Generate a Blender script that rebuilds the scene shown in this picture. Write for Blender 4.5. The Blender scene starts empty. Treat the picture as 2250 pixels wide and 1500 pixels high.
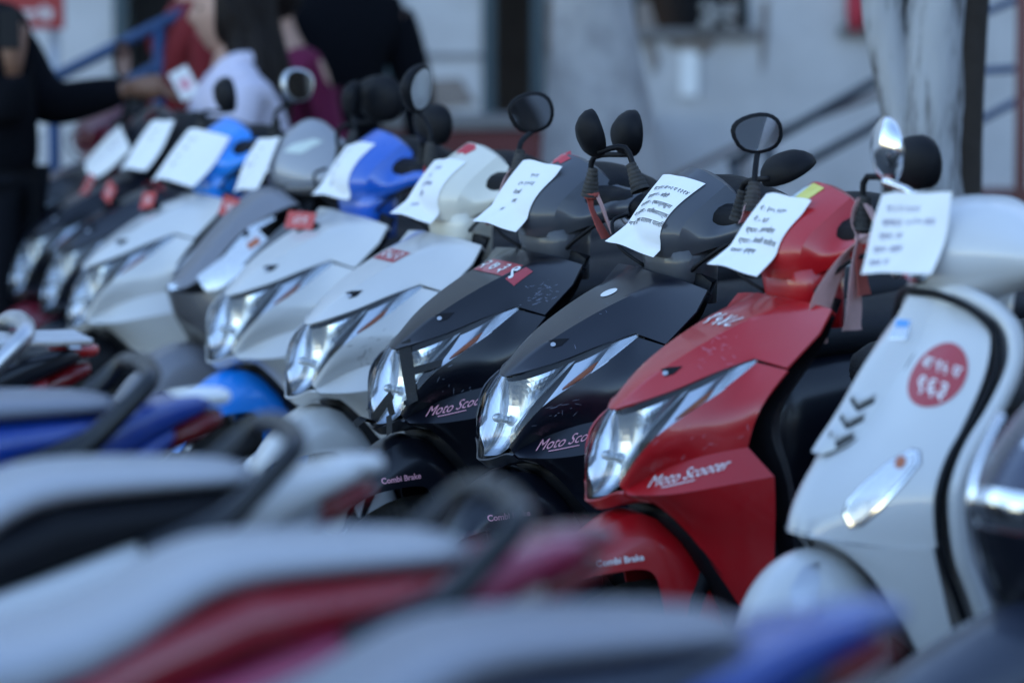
import bpy, bmesh, math, random
from mathutils import Vector, Matrix, Euler, noise
from mathutils.bvhtree import BVHTree
random.seed(4)
R = math.radians
sc = bpy.context.scene
COL = sc.collection

# ------------------------------------------------------------------ camera, sky, sun, exposure
cam = bpy.data.cameras.new('camera'); camo = bpy.data.objects.new('camera', cam); COL.objects.link(camo)
cam.lens = 135; cam.sensor_width = 36; cam.clip_start = .1; cam.clip_end = 600
camo.location = (0, 0, 1.45)
camo.rotation_euler = (R(90 - 5.296), 0, 0)
cam.dof.use_dof = True; cam.dof.focus_distance = 7.28; cam.dof.aperture_fstop = 2.25; cam.dof.aperture_blades = 0
sc.camera = camo
world = bpy.data.worlds.new('World'); sc.world = world; world.use_nodes = True
wn = world.node_tree
sky = wn.nodes.new('ShaderNodeTexSky'); sky.sky_type = 'NISHITA'; sky.sun_disc = False
sky.sun_elevation = R(27); sky.sun_rotation = R(12); sky.dust_density = .2; sky.air_density = 1.0; sky.ozone_density = 1.5
bg = wn.nodes['Background']; wn.links.new(sky.outputs[0], bg.inputs[0]); bg.inputs[1].default_value = .15
sun = bpy.data.lights.new('sun', 'SUN'); sun.energy = 2.4; sun.angle = R(.5); sun.color = (1, .86, .68)
suno = bpy.data.objects.new('sun', sun); COL.objects.link(suno)
sd = Vector((math.sin(R(12)) * math.cos(R(27)), math.cos(R(12)) * math.cos(R(27)), math.sin(R(27))))
suno.rotation_euler = sd.to_track_quat('Z', 'Y').to_euler()
sc.view_settings.view_transform = 'Standard'; sc.view_settings.look = 'None'
sc.view_settings.gamma = 1; sc.view_settings.use_curve_mapping = False
sc.view_settings.exposure = 1.95
sc.cycles.use_denoising = True
try: sc.cycles.denoiser = 'OPENIMAGEDENOISE'
except Exception: pass
sc.cycles.max_bounces = 8; sc.cycles.transparent_max_bounces = 12
sc.cycles.caustics_reflective = False; sc.cycles.caustics_refractive = False
sc.cycles.sample_clamp_indirect = 6

# ------------------------------------------------------------------ materials
MATS = {}
def mat(name, color, rough=.5, metal=0, coat=0, dust=.0, bump=0, bscale=60, spec=.5, var=0, vscale=3, coatr=.08):
    if name in MATS: return MATS[name]
    m = bpy.data.materials.new(name); m.use_nodes = True; nt = m.node_tree; N = nt.nodes; Lk = nt.links
    b = N['Principled BSDF']
    b.inputs['Base Color'].default_value = (*color, 1); b.inputs['Roughness'].default_value = rough
    b.inputs['Metallic'].default_value = metal; b.inputs['Coat Weight'].default_value = coat
    b.inputs['Coat Roughness'].default_value = coatr; b.inputs['Specular IOR Level'].default_value = spec
    tc = N.new('ShaderNodeTexCoord')
    if dust or var:
        n1 = N.new('ShaderNodeTexNoise'); n1.inputs['Scale'].default_value = vscale; n1.inputs['Detail'].default_value = 8; n1.inputs['Roughness'].default_value = .65
        Lk.new(tc.outputs['Object'], n1.inputs['Vector'])
        rp = N.new('ShaderNodeMapRange'); rp.inputs[1].default_value = .42; rp.inputs[2].default_value = .72
        rp.inputs[3].default_value = 0; rp.inputs[4].default_value = max(dust, var)
        Lk.new(n1.outputs[0], rp.inputs[0])
        mx = N.new('ShaderNodeMix'); mx.data_type = 'RGBA'
        mx.inputs[6].default_value = (*color, 1)
        mx.inputs[7].default_value = (.28, .25, .22, 1) if dust else (*[c * .45 for c in color], 1)
        Lk.new(rp.outputs[0], mx.inputs[0]); Lk.new(mx.outputs[2], b.inputs['Base Color'])
        rr = N.new('ShaderNodeMapRange'); rr.inputs[1].default_value = .35; rr.inputs[2].default_value = .75
        rr.inputs[3].default_value = rough; rr.inputs[4].default_value = min(1, rough + .22)
        Lk.new(n1.outputs[0], rr.inputs[0]); Lk.new(rr.outputs[0], b.inputs['Roughness'])
    if bump:
        n2 = N.new('ShaderNodeTexNoise'); n2.inputs['Scale'].default_value = bscale; n2.inputs['Detail'].default_value = 5
        Lk.new(tc.outputs['Object'], n2.inputs['Vector'])
        bp = N.new('ShaderNodeBump'); bp.inputs['Strength'].default_value = bump; bp.inputs['Distance'].default_value = .01
        Lk.new(n2.outputs[0], bp.inputs['Height']); Lk.new(bp.outputs[0], b.inputs['Normal'])
    MATS[name] = m
    return m
def paint(name, c, rough=.32, coat=.8, dust=.10): return mat(name, c, rough, 0, coat, dust, vscale=9)
def lensmat():
    m = bpy.data.materials.new('clear lens'); m.use_nodes = True; nt = m.node_tree; N = nt.nodes
    N.remove(N['Principled BSDF']); out = N['Material Output']
    t = N.new('ShaderNodeBsdfTransparent'); t.inputs[0].default_value = (.93, .95, .96, 1)
    g = N.new('ShaderNodeBsdfGlossy'); g.inputs['Roughness'].default_value = .06
    f = N.new('ShaderNodeFresnel'); f.inputs[0].default_value = 1.5
    x = N.new('ShaderNodeMixShader')
    nt.links.new(f.outputs[0], x.inputs[0]); nt.links.new(t.outputs[0], x.inputs[1]); nt.links.new(g.outputs[0], x.inputs[2])
    nt.links.new(x.outputs[0], out.inputs[0]); MATS['clear lens'] = m
    return m
LENS = lensmat()
RED = paint('red paint', (.43, .005, .010), .28, .45, .05); WHITE = paint('white paint', (.60, .60, .60), dust=.05)
PEARL = paint('silver white paint', (.57, .57, .575), dust=.06); CREAM = paint('cream white plastic', (.68, .65, .56), .35, .5, dust=.08)
BLACK = mat('black paint', (.006, .008, .016), .30, 0, .18, 0, spec=.5, coatr=.12); BLACK2 = mat('black gloss paint', (.005, .006, .011), .28, 0, .15, 0, spec=.45, coatr=.1)
DGREY = mat('dark grey satin plastic', (.040, .046, .060), .4, 0, .35, .06, vscale=8)
GREY = mat('grey metallic paint', (.20, .20, .225), .36, .35, .5, .05, vscale=8)
GREY2 = mat('silver grey paint', (.32, .33, .36), .36, .2, .5, .05, vscale=8)
BLUE = paint('blue paint', (.006, .10, .52), .26); LBLUE = paint('bright blue paint', (.006, .24, .82), .28)
NBLUE = paint('royal blue paint', (.006, .04, .25), .25); MAROON = paint('maroon paint', (.16, .012, .03), .26)
NAVY = mat('navy satin paint', (.018, .024, .045), .34, 0, .5, .05, vscale=6)
PLAST = mat('black plastic', (.006, .0065, .009), .5, 0, 0, .01, vscale=12, spec=.18)
RAILM = mat('glossy black rail', (.008, .009, .012), .3, 0, .15, spec=.4)
PLASTG = mat('grained black plastic', (.007, .008, .010), .55, 0, 0, .03, bump=.25, bscale=300, vscale=10, spec=.25)
SEAT = mat('black vinyl', (.006, .007, .011), .5, 0, 0, .02, spec=.25, bump=.2, bscale=240, vscale=7)
SEATG = mat('dusty grey vinyl', (.33, .34, .37), .38, 0, .3, .1, vscale=6)
SEATG2 = mat('dark grey vinyl', (.17, .18, .22), .34, 0, .3, .1, vscale=6)
RUBBER = mat('rubber', (.014, .014, .015), .8, dust=.25, bump=.3, bscale=80, vscale=14)
CHROME = mat('chrome', (.82, .83, .85), .06, 1); SATIN = mat('satin aluminium', (.55, .56, .58), .28, 1, dust=.1, vscale=20)
REFL = mat('reflector', (.88, .89, .90), .10, 1); REFLD = mat('smoked reflector', (.70, .72, .76), .38, 1)
SILVER = mat('bright silver trim', (.80, .82, .84), .22, .8, .4)
AMBER = mat('amber bulb', (.48, .12, .035), .2, 0, .6, var=.5, vscale=60); GOLD = mat('warm brass bulb', (.75, .42, .2), .25, .7)
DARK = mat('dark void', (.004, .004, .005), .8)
MIRG = mat('mirror glass', (.75, .77, .8), .02, 1)
PAPER = mat('white paper', (.86, .86, .86), .75, bump=.1, bscale=18); INK = mat('black ink', (.02, .02, .03), .7)
INKP = mat('pale violet ink', (.30, .27, .42), .8); STRED = mat('red sticker', (.40, .035, .05), .38, 0, .3, .05, vscale=20)
STWHT = mat('white sticker print', (.80, .80, .80), .5); PLATER = mat('red number plate', (.50, .04, .04), .4, 0, .2, .08, vscale=18)
PINKL = mat('pink print', (.75, .35, .42), .5); LINER = mat('inner cream', (.62, .64, .62), .4, 0, .3, .08)
RIBB = mat('faded red ribbon', (.42, .085, .065), .85, var=.4, vscale=30); RIBP = mat('pale pink ribbon', (.58, .36, .34), .85, var=.25, vscale=25)
TEAL = mat('teal cord', (.03, .10, .16), .7)
YELL = mat('yellow film', (.66, .60, .10), .35, 0, .4); ICEB = mat('pale blue film', (.55, .66, .72), .3, 0, .4)

# ------------------------------------------------------------------ mesh helpers
def to_mesh(name, verts, faces, sub=0, solid=0, creases=(), off=0, smooth=True, mats=None, weld=1e-5, bev=0, caps=False, corners=()):
    me = bpy.data.meshes.new(name); me.from_pydata([tuple(v) for v in verts], [], faces)
    bm = bmesh.new(); bm.from_mesh(me)
    cr = {frozenset(e) for e in creases}
    lay = bm.edges.layers.float.new('crease_edge') if cr else None
    if cr:
        for e in bm.edges:
            if frozenset(v.index for v in e.verts) in cr: e[lay] = 1.0
    if corners:
        vl_ = bm.verts.layers.float.new('crease_vert'); bm.verts.ensure_lookup_table()
        for i_ in corners: bm.verts[i_][vl_] = 1.0
    bmesh.ops.remove_doubles(bm, verts=bm.verts, dist=weld)
    bmesh.ops.recalc_face_normals(bm, faces=bm.faces)
    bm.to_mesh(me); bm.free()
    for p in me.polygons: p.use_smooth = smooth
    if sub or solid or bev:
        ob = bpy.data.objects.new('tmp', me); COL.objects.link(ob)
        if bev:
            md = ob.modifiers.new('b', 'BEVEL'); md.width = bev; md.segments = 2; md.limit_method = 'ANGLE'; md.angle_limit = R(30)
        if sub:
            md = ob.modifiers.new('u', 'SUBSURF'); md.levels = sub; md.render_levels = sub; md.boundary_smooth = 'PRESERVE_CORNERS'; md.use_creases = True
        if solid:
            md = ob.modifiers.new('s', 'SOLIDIFY'); md.thickness = solid; md.offset = off; md.use_rim = True
        dg = bpy.context.evaluated_depsgraph_get()
        m2 = bpy.data.meshes.new_from_object(ob.evaluated_get(dg))
        bpy.data.objects.remove(ob); bpy.data.meshes.remove(me); me = m2; me.name = name
        for p in me.polygons: p.use_smooth = smooth
        if smooth and (solid or cr) : me.set_sharp_from_angle(angle=R(50 if not cr else 28))
    return me
def grid(name, rows, mirror=True, sub=2, solid=.003, crow=(), ccol=(), close=False, smooth=True, off=-1, vc=()):
    rr = []
    for r in rows:
        r = [tuple(p) for p in r]
        if mirror:
            left = [(x, -y, z) for (x, y, z) in reversed(r) if abs(y) > 1e-6]
            rr.append(left + r)
        else: rr.append(r)
    n = len(rr[0]); V = [p for r in rr for p in r]; F = []
    two = mirror and abs(rows[-1][0][1]) > 1e-6
    for i in range(len(rr) - 1 + (1 if close else 0)):
        i2 = (i + 1) % len(rr)
        for j in range(n - 1):
            F.append((i * n + j, i * n + j + 1, i2 * n + j + 1, i2 * n + j))
    C = []
    nc = len(rows[0])
    for i in crow: C += [(i * n + j, i * n + j + 1) for j in range(n - 1)]
    for c in ccol:
        for j in ({n - nc + c, nc - 1 - c} if mirror else {c}):
            C += [(i * n + j, (i + 1) * n + j) for i in range(len(rr) - 1)]
    K = []
    for (i, c) in vc: K += [i * n + j for j in ({n - nc + c, nc - 1 - c} if mirror else {c})]
    return to_mesh(name, V, F, sub, solid, C, off, smooth, corners=K)
def half2(name, rows, sub=2, solid=.003, crow=(), off=-1, vc=()):
    """two mirrored separate halves"""
    V = []; F = []; C = []; K = []
    for s in (1, -1):
        b = len(V); n = len(rows[0])
        for r in rows: V += [(x, y * s, z) for (x, y, z) in r]
        for i in range(len(rows) - 1):
            for j in range(n - 1):
                f = (b + i * n + j, b + i * n + j + 1, b + (i + 1) * n + j + 1, b + (i + 1) * n + j)
                F.append(f if s > 0 else f[::-1])
        for i in crow: C += [(b + i * n + j, b + i * n + j + 1) for j in range(n - 1)]
        K += [b + i * n + c for i, c in vc]
    return to_mesh(name, V, F, sub, solid, C, off, corners=K)
def loft(name, secs, n=20, ax='x', sub=0, ex=2.6, cap=True):
    """secs: (pos, a, b, ra, rb[, ex]); ax x: a=y b=z; ax z: a=x b=y; ax y: a=x b=z"""
    V = []; F = []
    for s in secs:
        p, a, b, ra, rb = s[:5]; e = s[5] if len(s) > 5 else ex
        for k in range(n):
            t = 2 * math.pi * k / n; c, q = math.cos(t), math.sin(t)
            u = a + ra * math.copysign(abs(c) ** (2 / e), c); w = b + rb * math.copysign(abs(q) ** (2 / e), q)
            V.append((p, u, w) if ax == 'x' else (u, w, p) if ax == 'z' else (u, p, w))
    for i in range(len(secs) - 1):
        for k in range(n):
            F.append((i * n + k, i * n + (k + 1) % n, (i + 1) * n + (k + 1) % n, (i + 1) * n + k))
    if cap:
        F.append(tuple(range(n))); F.append(tuple((len(secs) - 1) * n + k for k in range(n))[::-1])
    return to_mesh(name, V, F, sub)
def tube_data(pts, r, n=8, caps=True):
    pts = [Vector(p) for p in pts]; V = []; F = []
    rs = r if isinstance(r, (list, tuple)) else [r] * len(pts)
    up = None
    for i, p in enumerate(pts):
        d = (pts[min(i + 1, len(pts) - 1)] - pts[max(i - 1, 0)]).normalized()
        if up is None:
            up = d.orthogonal().normalized()
        up = (up - d * up.dot(d)).normalized(); s = d.cross(up)
        for k in range(n):
            t = 2 * math.pi * k / n
            V.append(p + (up * math.cos(t) + s * math.sin(t)) * rs[i])
    for i in range(len(pts) - 1):
        for k in range(n):
            F.append((i * n + k, i * n + (k + 1) % n, (i + 1) * n + (k + 1) % n, (i + 1) * n + k))
    if caps: F.append(tuple(range(n))); F.append(tuple((len(pts) - 1) * n + k for k in range(n)))
    return V, F
def smoothpath(pts, k=4):
    P = [Vector(p) for p in pts]; out = []
    for i in range(len(P) - 1):
        a, b, c, d = P[max(i - 1, 0)], P[i], P[i + 1], P[min(i + 2, len(P) - 1)]
        for j in range(k):
            t = j / k
            out.append(.5 * ((2 * b) + (-a + c) * t + (2 * a - 5 * b + 4 * c - d) * t * t + (-a + 3 * b - 3 * c + d) * t ** 3))
    out.append(P[-1]); return out
def tube(name, pts, r, n=8, sm=True): 
    if sm and len(pts) > 2:
        if isinstance(r, (list, tuple)):
            rr = []
            for i in range(len(r) - 1): rr += [r[i] + (r[i + 1] - r[i]) * j / 4 for j in range(4)]
            r = rr + [r[-1]]
        pts = smoothpath(pts)
    return to_mesh(name, *tube_data(pts, r, n))
def join_data(*parts):
    V = []; F = []
    for v, f in parts:
        b = len(V); V += list(v); F += [tuple(i + b for i in q) for q in f]
    return V, F
def box_data(x0, x1, y0, y1, z0, z1):
    V = [(x, y, z) for x in (x0, x1) for y in (y0, y1) for z in (z0, z1)]
    return V, [(0, 1, 3, 2), (4, 6, 7, 5), (0, 4, 5, 1), (2, 3, 7, 6), (0, 2, 6, 4), (1, 5, 7, 3)]
def box(name, x0, x1, y0, y1, z0, z1, bev=0): return to_mesh(name, *box_data(x0, x1, y0, y1, z0, z1), smooth=False, bev=bev)
def torus_data(c, Rr, r, n=36, m=10, sx=1):
    V = []; F = []
    for i in range(n):
        t = 2 * math.pi * i / n
        for j in range(m):
            u = 2 * math.pi * j / m; q = Rr + r * math.cos(u)
            V.append((c[0] + q * math.cos(t), c[1] + r * sx * math.sin(u), c[2] + q * math.sin(t)))
    for i in range(n):
        for j in range(m): F.append((i * m + j, i * m + (j + 1) % m, ((i + 1) % n) * m + (j + 1) % m, ((i + 1) % n) * m + j))
    return V, F
def disc_data(c, r0, r1, y, n=32):
    V = []; F = []
    for i in range(n):
        t = 2 * math.pi * i / n
        for rr in (r0, r1): V.append((c[0] + rr * math.cos(t), y, c[2] + rr * math.sin(t)))
    for i in range(n): F.append((2 * i, 2 * i + 1, (2 * ((i + 1) % n)) + 1, 2 * ((i + 1) % n)))
    return V, F
CACHE = {}
def cached(key, fn):
    if key not in CACHE: CACHE[key] = fn()
    return CACHE[key]
def obj(name, me, m=None, parent=None, label=None, loc=None, rot=None):
    o = bpy.data.objects.new(name, me); COL.objects.link(o)
    if parent: o.parent = parent
    if m is not None and me is not None:
        if not me.materials: me.materials.append(m)
        o.material_slots[0].link = 'OBJECT'; o.material_slots[0].material = m
    if label: o['label'] = label
    if loc: o.location = loc
    if rot: o.rotation_euler = rot
    return o
def empty(name, label, cat, loc=(0, 0, 0), rot=(0, 0, 0), group=None):
    o = bpy.data.objects.new(name, None); COL.objects.link(o); o.empty_display_size = .1
    o.location = loc; o.rotation_euler = rot; o['label'] = label; o['category'] = cat
    if group: o['group'] = group
    return o
def tag(o, label, cat, group=None):
    o['label'] = label; o['category'] = cat
    if group: o['group'] = group
    return o
TXT = {}
def text2d(s, size, shear=0, bold=0, align='CENTER'):
    k = (s, size, shear, bold, align)
    if k in TXT: return TXT[k]
    cu = bpy.data.curves.new('t', 'FONT'); cu.body = s; cu.size = size; cu.shear = shear; cu.offset = bold
    cu.align_x = align; cu.align_y = 'CENTER'; cu.resolution_u = 3
    o = bpy.data.objects.new('t', cu); COL.objects.link(o)
    dg = bpy.context.evaluated_depsgraph_get(); me = bpy.data.meshes.new_from_object(o.evaluated_get(dg))
    r = ([(v.co.x, v.co.y) for v in me.vertices], [tuple(p.vertices) for p in me.polygons])
    bpy.data.objects.remove(o); bpy.data.curves.remove(cu); bpy.data.meshes.remove(me)
    TXT[k] = r; return r
def rect2d(w, h, nx=10, ny=5, r=0):
    V = [(-w / 2 + w * i / nx, -h / 2 + h * j / ny) for i in range(nx + 1) for j in range(ny + 1)]
    F = [(i * (ny + 1) + j, (i + 1) * (ny + 1) + j, (i + 1) * (ny + 1) + j + 1, i * (ny + 1) + j + 1) for i in range(nx) for j in range(ny)]
    return V, F
def disc2d(r, n=28, rings=4):
    V = [(0, 0)]; F = []
    for k in range(1, rings + 1):
        V += [(r * k / rings * math.cos(2 * math.pi * i / n), r * k / rings * math.sin(2 * math.pi * i / n)) for i in range(n)]
    for i in range(n): F.append((0, 1 + i, 1 + (i + 1) % n))
    for k in range(1, rings):
        a = 1 + (k - 1) * n; b = a + n
        for i in range(n): F.append((a + i, b + i, b + (i + 1) % n, a + (i + 1) % n))
    return V, F
def poly2d(pts, ins=.5):
    c = (sum(p[0] for p in pts) / len(pts), sum(p[1] for p in pts) / len(pts)); n = len(pts)
    V = [c]; F = []
    for k in (.35, .7, 1): V += [(c[0] + (p[0] - c[0]) * k, c[1] + (p[1] - c[1]) * k) for p in pts]
    for i in range(n): F.append((0, 1 + i, 1 + (i + 1) % n))
    for k in range(2):
        a = 1 + k * n; b = a + n
        for i in range(n): F.append((a + i, b + i, b + (i + 1) % n, a + (i + 1) % n))
    return V, F
def bvh(*meshes):
    V = []; F = []
    for me in meshes:
        b = len(V); V += [v.co.copy() for v in me.vertices]; F += [tuple(i + b for i in p.vertices) for p in me.polygons]
    return BVHTree.FromPolygons(V, F)
def decal(name, d2, tree, org, U, W, lift=.0008):
    """wrap a flat print onto a surface: org centre, U right, W up, cast along -(U x W)"""
    org = Vector(org); U = Vector(U).normalized(); W = (Vector(W) - U * Vector(W).dot(U)).normalized(); N = U.cross(W)
    V = []; last = 0
    for (a, b) in d2[0]:
        p = org + U * a + W * b; h = tree.ray_cast(p + N * .12, -N, .3)
        if h[0] is not None: q = h[0] + N * lift; last = (q - p).dot(N)
        else: q = p + N * last
        V.append(q)
    me = bpy.data.meshes.new(name); me.from_pydata([tuple(v) for v in V], [], d2[1])
    for p in me.polygons: p.use_smooth = True
    return me

# ------------------------------------------------------------------ setting: ground
def gmat():
    m = mat('asphalt', (.05, .05, .052), .85, var=.5, vscale=1.5, bump=.6, bscale=90); return m
g = obj('ground', to_mesh('ground', [(-200, -200, 0), (200, -200, 0), (200, 200, 0), (-200, 200, 0)], [(0, 1, 2, 3)], smooth=False), gmat()); g['kind'] = 'structure'
kerb = obj('pavement', box('pavement', -16, 16, 12.9, 15.0, .0, .13, bev=.01), mat('pavement concrete', (.22, .20, .19), .85, var=.4, vscale=2)); kerb['kind'] = 'structure'
# ------------------------------------------------------------------ scooter of the long row: meshes in its own frame
# x forward, y to its left, z up; origin on the ground under the nose
U_ROWS = [
 [(-.032,0,.727),(-.034,.018,.7275),(-.040,.032,.733),(-.047,.046,.738)],
 [(-.078,0,.772),(-.080,.035,.774),(-.084,.056,.768),(-.088,.080,.756)],
 [(-.125,0,.802),(-.125,.050,.806),(-.127,.075,.795),(-.124,.100,.773)],
 [(-.180,0,.833),(-.180,.060,.838),(-.178,.088,.822),(-.172,.115,.795)],
 [(-.240,0,.862),(-.240,.070,.868),(-.238,.105,.848),(-.236,.138,.818)],
 [(-.285,0,.881),(-.285,.077,.886),(-.280,.140,.860),(-.254,.208,.807)],
 [(-.325,0,.897),(-.325,.080,.900),(-.320,.145,.885),(-.318,.211,.865)],
 [(-.362,0,.913),(-.360,.080,.912),(-.355,.140,.908),(-.350,.200,.903)],
 [(-.385,0,.903),(-.383,.080,.902),(-.375,.140,.896),(-.368,.190,.892)]]
L_ROWS = [
 [(.006,.092,.606),(-.011,.135,.669),(-.052,.148,.708),(-.144,.153,.755),(-.238,.142,.811),(-.254,.210,.803)],
 [(.006,.100,.600),(-.010,.133,.640),(-.050,.156,.672),(-.105,.170,.700),(-.165,.186,.730),(-.197,.207,.742)],
 [(.003,.104,.595),(-.020,.124,.612),(-.050,.146,.632),(-.095,.166,.652),(-.140,.186,.664),(-.185,.201,.672)],
 [(-.004,.108,.590),(-.026,.130,.592),(-.055,.150,.594),(-.100,.173,.603),(-.160,.196,.615),(-.223,.214,.626)],
 [(-.047,.116,.580),(-.062,.130,.572),(-.090,.147,.565),(-.130,.170,.563),(-.180,.194,.563),(-.229,.213,.565)],
 [(-.105,.128,.530),(-.120,.140,.525),(-.140,.155,.520),(-.170,.175,.515),(-.200,.194,.512),(-.231,.211,.510)],
 [(-.150,.138,.475),(-.165,.150,.470),(-.180,.163,.465),(-.197,.180,.460),(-.215,.195,.455),(-.233,.209,.450)],
 [(-.200,.148,.400),(-.208,.160,.395),(-.215,.170,.390),(-.225,.182,.385),(-.235,.193,.380),(-.246,.204,.375)],
 [(-.255,.152,.320),(-.260,.160,.316),(-.266,.168,.312),(-.272,.176,.308),(-.280,.186,.304),(-.290,.196,.300)]]
LENS_COLS = [
 [(-.034,0,.724),(-.012,0,.690),(.004,0,.645),(.010,0,.605),(.006,0,.577)],
 [(-.049,.045,.737),(-.022,.047,.693),(-.002,.048,.650),(.008,.048,.608),(.008,.046,.580)],
 [(-.076,.070,.750),(-.040,.078,.706),(-.012,.084,.664),(.004,.086,.628),(.007,.084,.598)],
 [(-.112,.094,.766),(-.078,.110,.732),(-.044,.122,.700),(-.020,.130,.676),(-.004,.126,.650)],
 [(-.164,.112,.790),(-.132,.126,.764),(-.100,.138,.742),(-.074,.146,.724),(-.052,.148,.710)],
 [(-.202,.126,.806),(-.184,.134,.794),(-.166,.142,.780),(-.152,.148,.768),(-.142,.153,.757)],
 [(-.236,.139,.818),(-.237,.140,.816),(-.238,.141,.814),(-.238,.141,.812),(-.238,.142,.811)]]
LIP = [
 [(.006,0,.573),(.008,.046,.577),(.007,.084,.594),(.003,.104,.594)],
 [(-.012,0,.560),(-.012,.046,.563),(-.014,.080,.578),(-.010,.104,.586)],
 [(-.055,0,.572),(-.055,.050,.573),(-.058,.090,.574),(-.048,.114,.578)]]
FEND = [
 [(-.235,0,.36),(-.235,.045,.355),(-.230,.075,.33),(-.200,.080,.29),(-.150,.082,.285)],
 [(-.200,0,.47),(-.200,.045,.465),(-.200,.078,.43),(-.165,.084,.33),(-.125,.086,.30)],
 [(-.130,0,.530),(-.132,.045,.524),(-.140,.078,.49),(-.135,.084,.42),(-.098,.086,.345)],
 [(-.082,0,.553),(-.084,.043,.546),(-.090,.076,.510),(-.092,.082,.47),(-.084,.083,.43)],
 [(-.050,0,.560),(-.050,.040,.552),(-.056,.072,.515),(-.064,.077,.48),(-.070,.078,.462)],
 [(.000,0,.537),(.000,.040,.530),(-.001,.069,.495),(.000,.074,.475),(.000,.076,.455)],
 [(.050,0,.503),(.049,.038,.496),(.052,.064,.470),(.056,.070,.458),(.058,.073,.446)],
 [(.090,0,.445),(.089,.036,.440),(.090,.056,.436),(.094,.062,.434),(.098,.066,.432)],
 [(.118,0,.360),(.116,.034,.360),(.113,.050,.375),(.112,.058,.395),(.112,.062,.415)]]
HB_CREST = (.006, .009)
HB = [   # handlebar cowl, columns outwards, each top to bottom
 [(-.478,0,1.108),(-.455,0,1.113),(-.415,0,1.088),(-.362,0,1.052),(-.334,0,1.012),(-.330,0,.978),(-.352,0,.945)],
 [(-.480,.050,1.098),(-.458,.050,1.102),(-.416,.050,1.080),(-.366,.050,1.044),(-.340,.048,1.004),(-.337,.048,.974),(-.356,.048,.945)],
 [(-.484,.100,1.072),(-.462,.100,1.077),(-.428,.098,1.052),(-.386,.096,1.020),(-.362,.094,.992),(-.360,.092,.972),(-.378,.088,.948)],
 [(-.488,.130,1.052),(-.470,.130,1.058),(-.450,.130,1.040),(-.422,.128,1.016),(-.402,.126,.998),(-.396,.124,.986),(-.405,.118,.966)],
 [(-.490,.185,1.050),(-.470,.185,1.055),(-.450,.185,1.046),(-.430,.185,1.030),(-.418,.184,1.016),(-.418,.182,1.002),(-.430,.178,.990)],
 [(-.492,.222,1.040),(-.474,.224,1.044),(-.460,.224,1.038),(-.448,.224,1.028),(-.442,.223,1.019),(-.443,.222,1.009),(-.452,.218,1.000)]]
def tr(c): return [list(r) for r in zip(*c)]
A0, A1 = R(58.8), R(70)
def qx(x, y, a0=A0, a1=A1): return (x * math.sin(a0) - y * (math.cos(a0) - math.cos(a1))) / math.sin(a1)
def Q(rows, a0=A0, a1=A1): return [[(qx(x, abs(y), a0, a1), y, z) for x, y, z in r] for r in rows]
def QS(p): return (qx(p[0], p[1]), p[1], p[2])
for j_ in range(1, 5):
    x_, y_, z_ = HB[2][j_]; HB[2][j_] = (x_ + HB_CREST[0], y_ + .004, z_ + HB_CREST[1])
    x_, y_, z_ = HB[3][j_]; HB[3][j_] = (x_ - .008, y_, z_ - .004)
def push(rows, i, js, d):
    for j in js:
        x, y, z = rows[i][j]; rows[i][j] = (x + d * .42, y + d * .91, z)
for r_, d_ in ((1, -.004), (2, -.022), (3, .012), (4, .004), (5, -.012), (6, -.02), (7, -.02)): push(L_ROWS, r_, range(1, 6) if r_ < 3 else range(0, 6), d_)
for r_ in range(2, 7): push(U_ROWS, r_, (2,), -.010)
U_ROWS, L_ROWS, LENS_COLS, LIP, FEND, HB = map(Q, (U_ROWS, L_ROWS, LENS_COLS, LIP, FEND, HB))
def vee(p):
    x, y, z = p; k = max(0, min(1, (.68 - z) / .09)); k = k * k * (3 - 2 * k)
    if z < .52 or abs(y) > .16: return p
    g = math.exp(-(y / .115) ** 4); y2 = y * (1 - .24 * k * g)
    return (x - abs(y - y2) * .364 + .010 * k * math.exp(-(y / .035) ** 2), y2, z - .004 * k * math.exp(-(y / .03) ** 2))
LENS_COLS, L_ROWS, LIP = [[[vee(p) for p in r] for r in A] for A in (LENS_COLS, L_ROWS, LIP)]
def off_cols(cols, fx, fn):
    return [[fn(i, j, p) for j, p in enumerate(c)] for i, c in enumerate(cols)]
def wheel(parent, c, Rr, r, rimm=SATIN, key='', sx=1.0):
    w = obj('wheel', cached('tyre' + key, lambda: to_mesh('tyre', *torus_data(c, Rr - r, r, sx=sx))), RUBBER, parent)
    def rim():
        d = [torus_data(c, Rr - 2 * r + .005, .012, 32, 8, 2.2), torus_data(c, .035, .02, 20, 8, 1.6)]
        for k in range(6):
            t = k * math.pi / 3
            d.append(tube_data([(c[0] + .03 * math.cos(t), 0, c[2] + .03 * math.sin(t)), (c[0] + (Rr - 2 * r) * math.cos(t + .2), 0, c[2] + (Rr - 2 * r) * math.sin(t + .2))], .011, 6))
        return to_mesh('rim', *join_data(*d))
    obj('rim', cached('rim' + key, rim), rimm, w)
    return w
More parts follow.
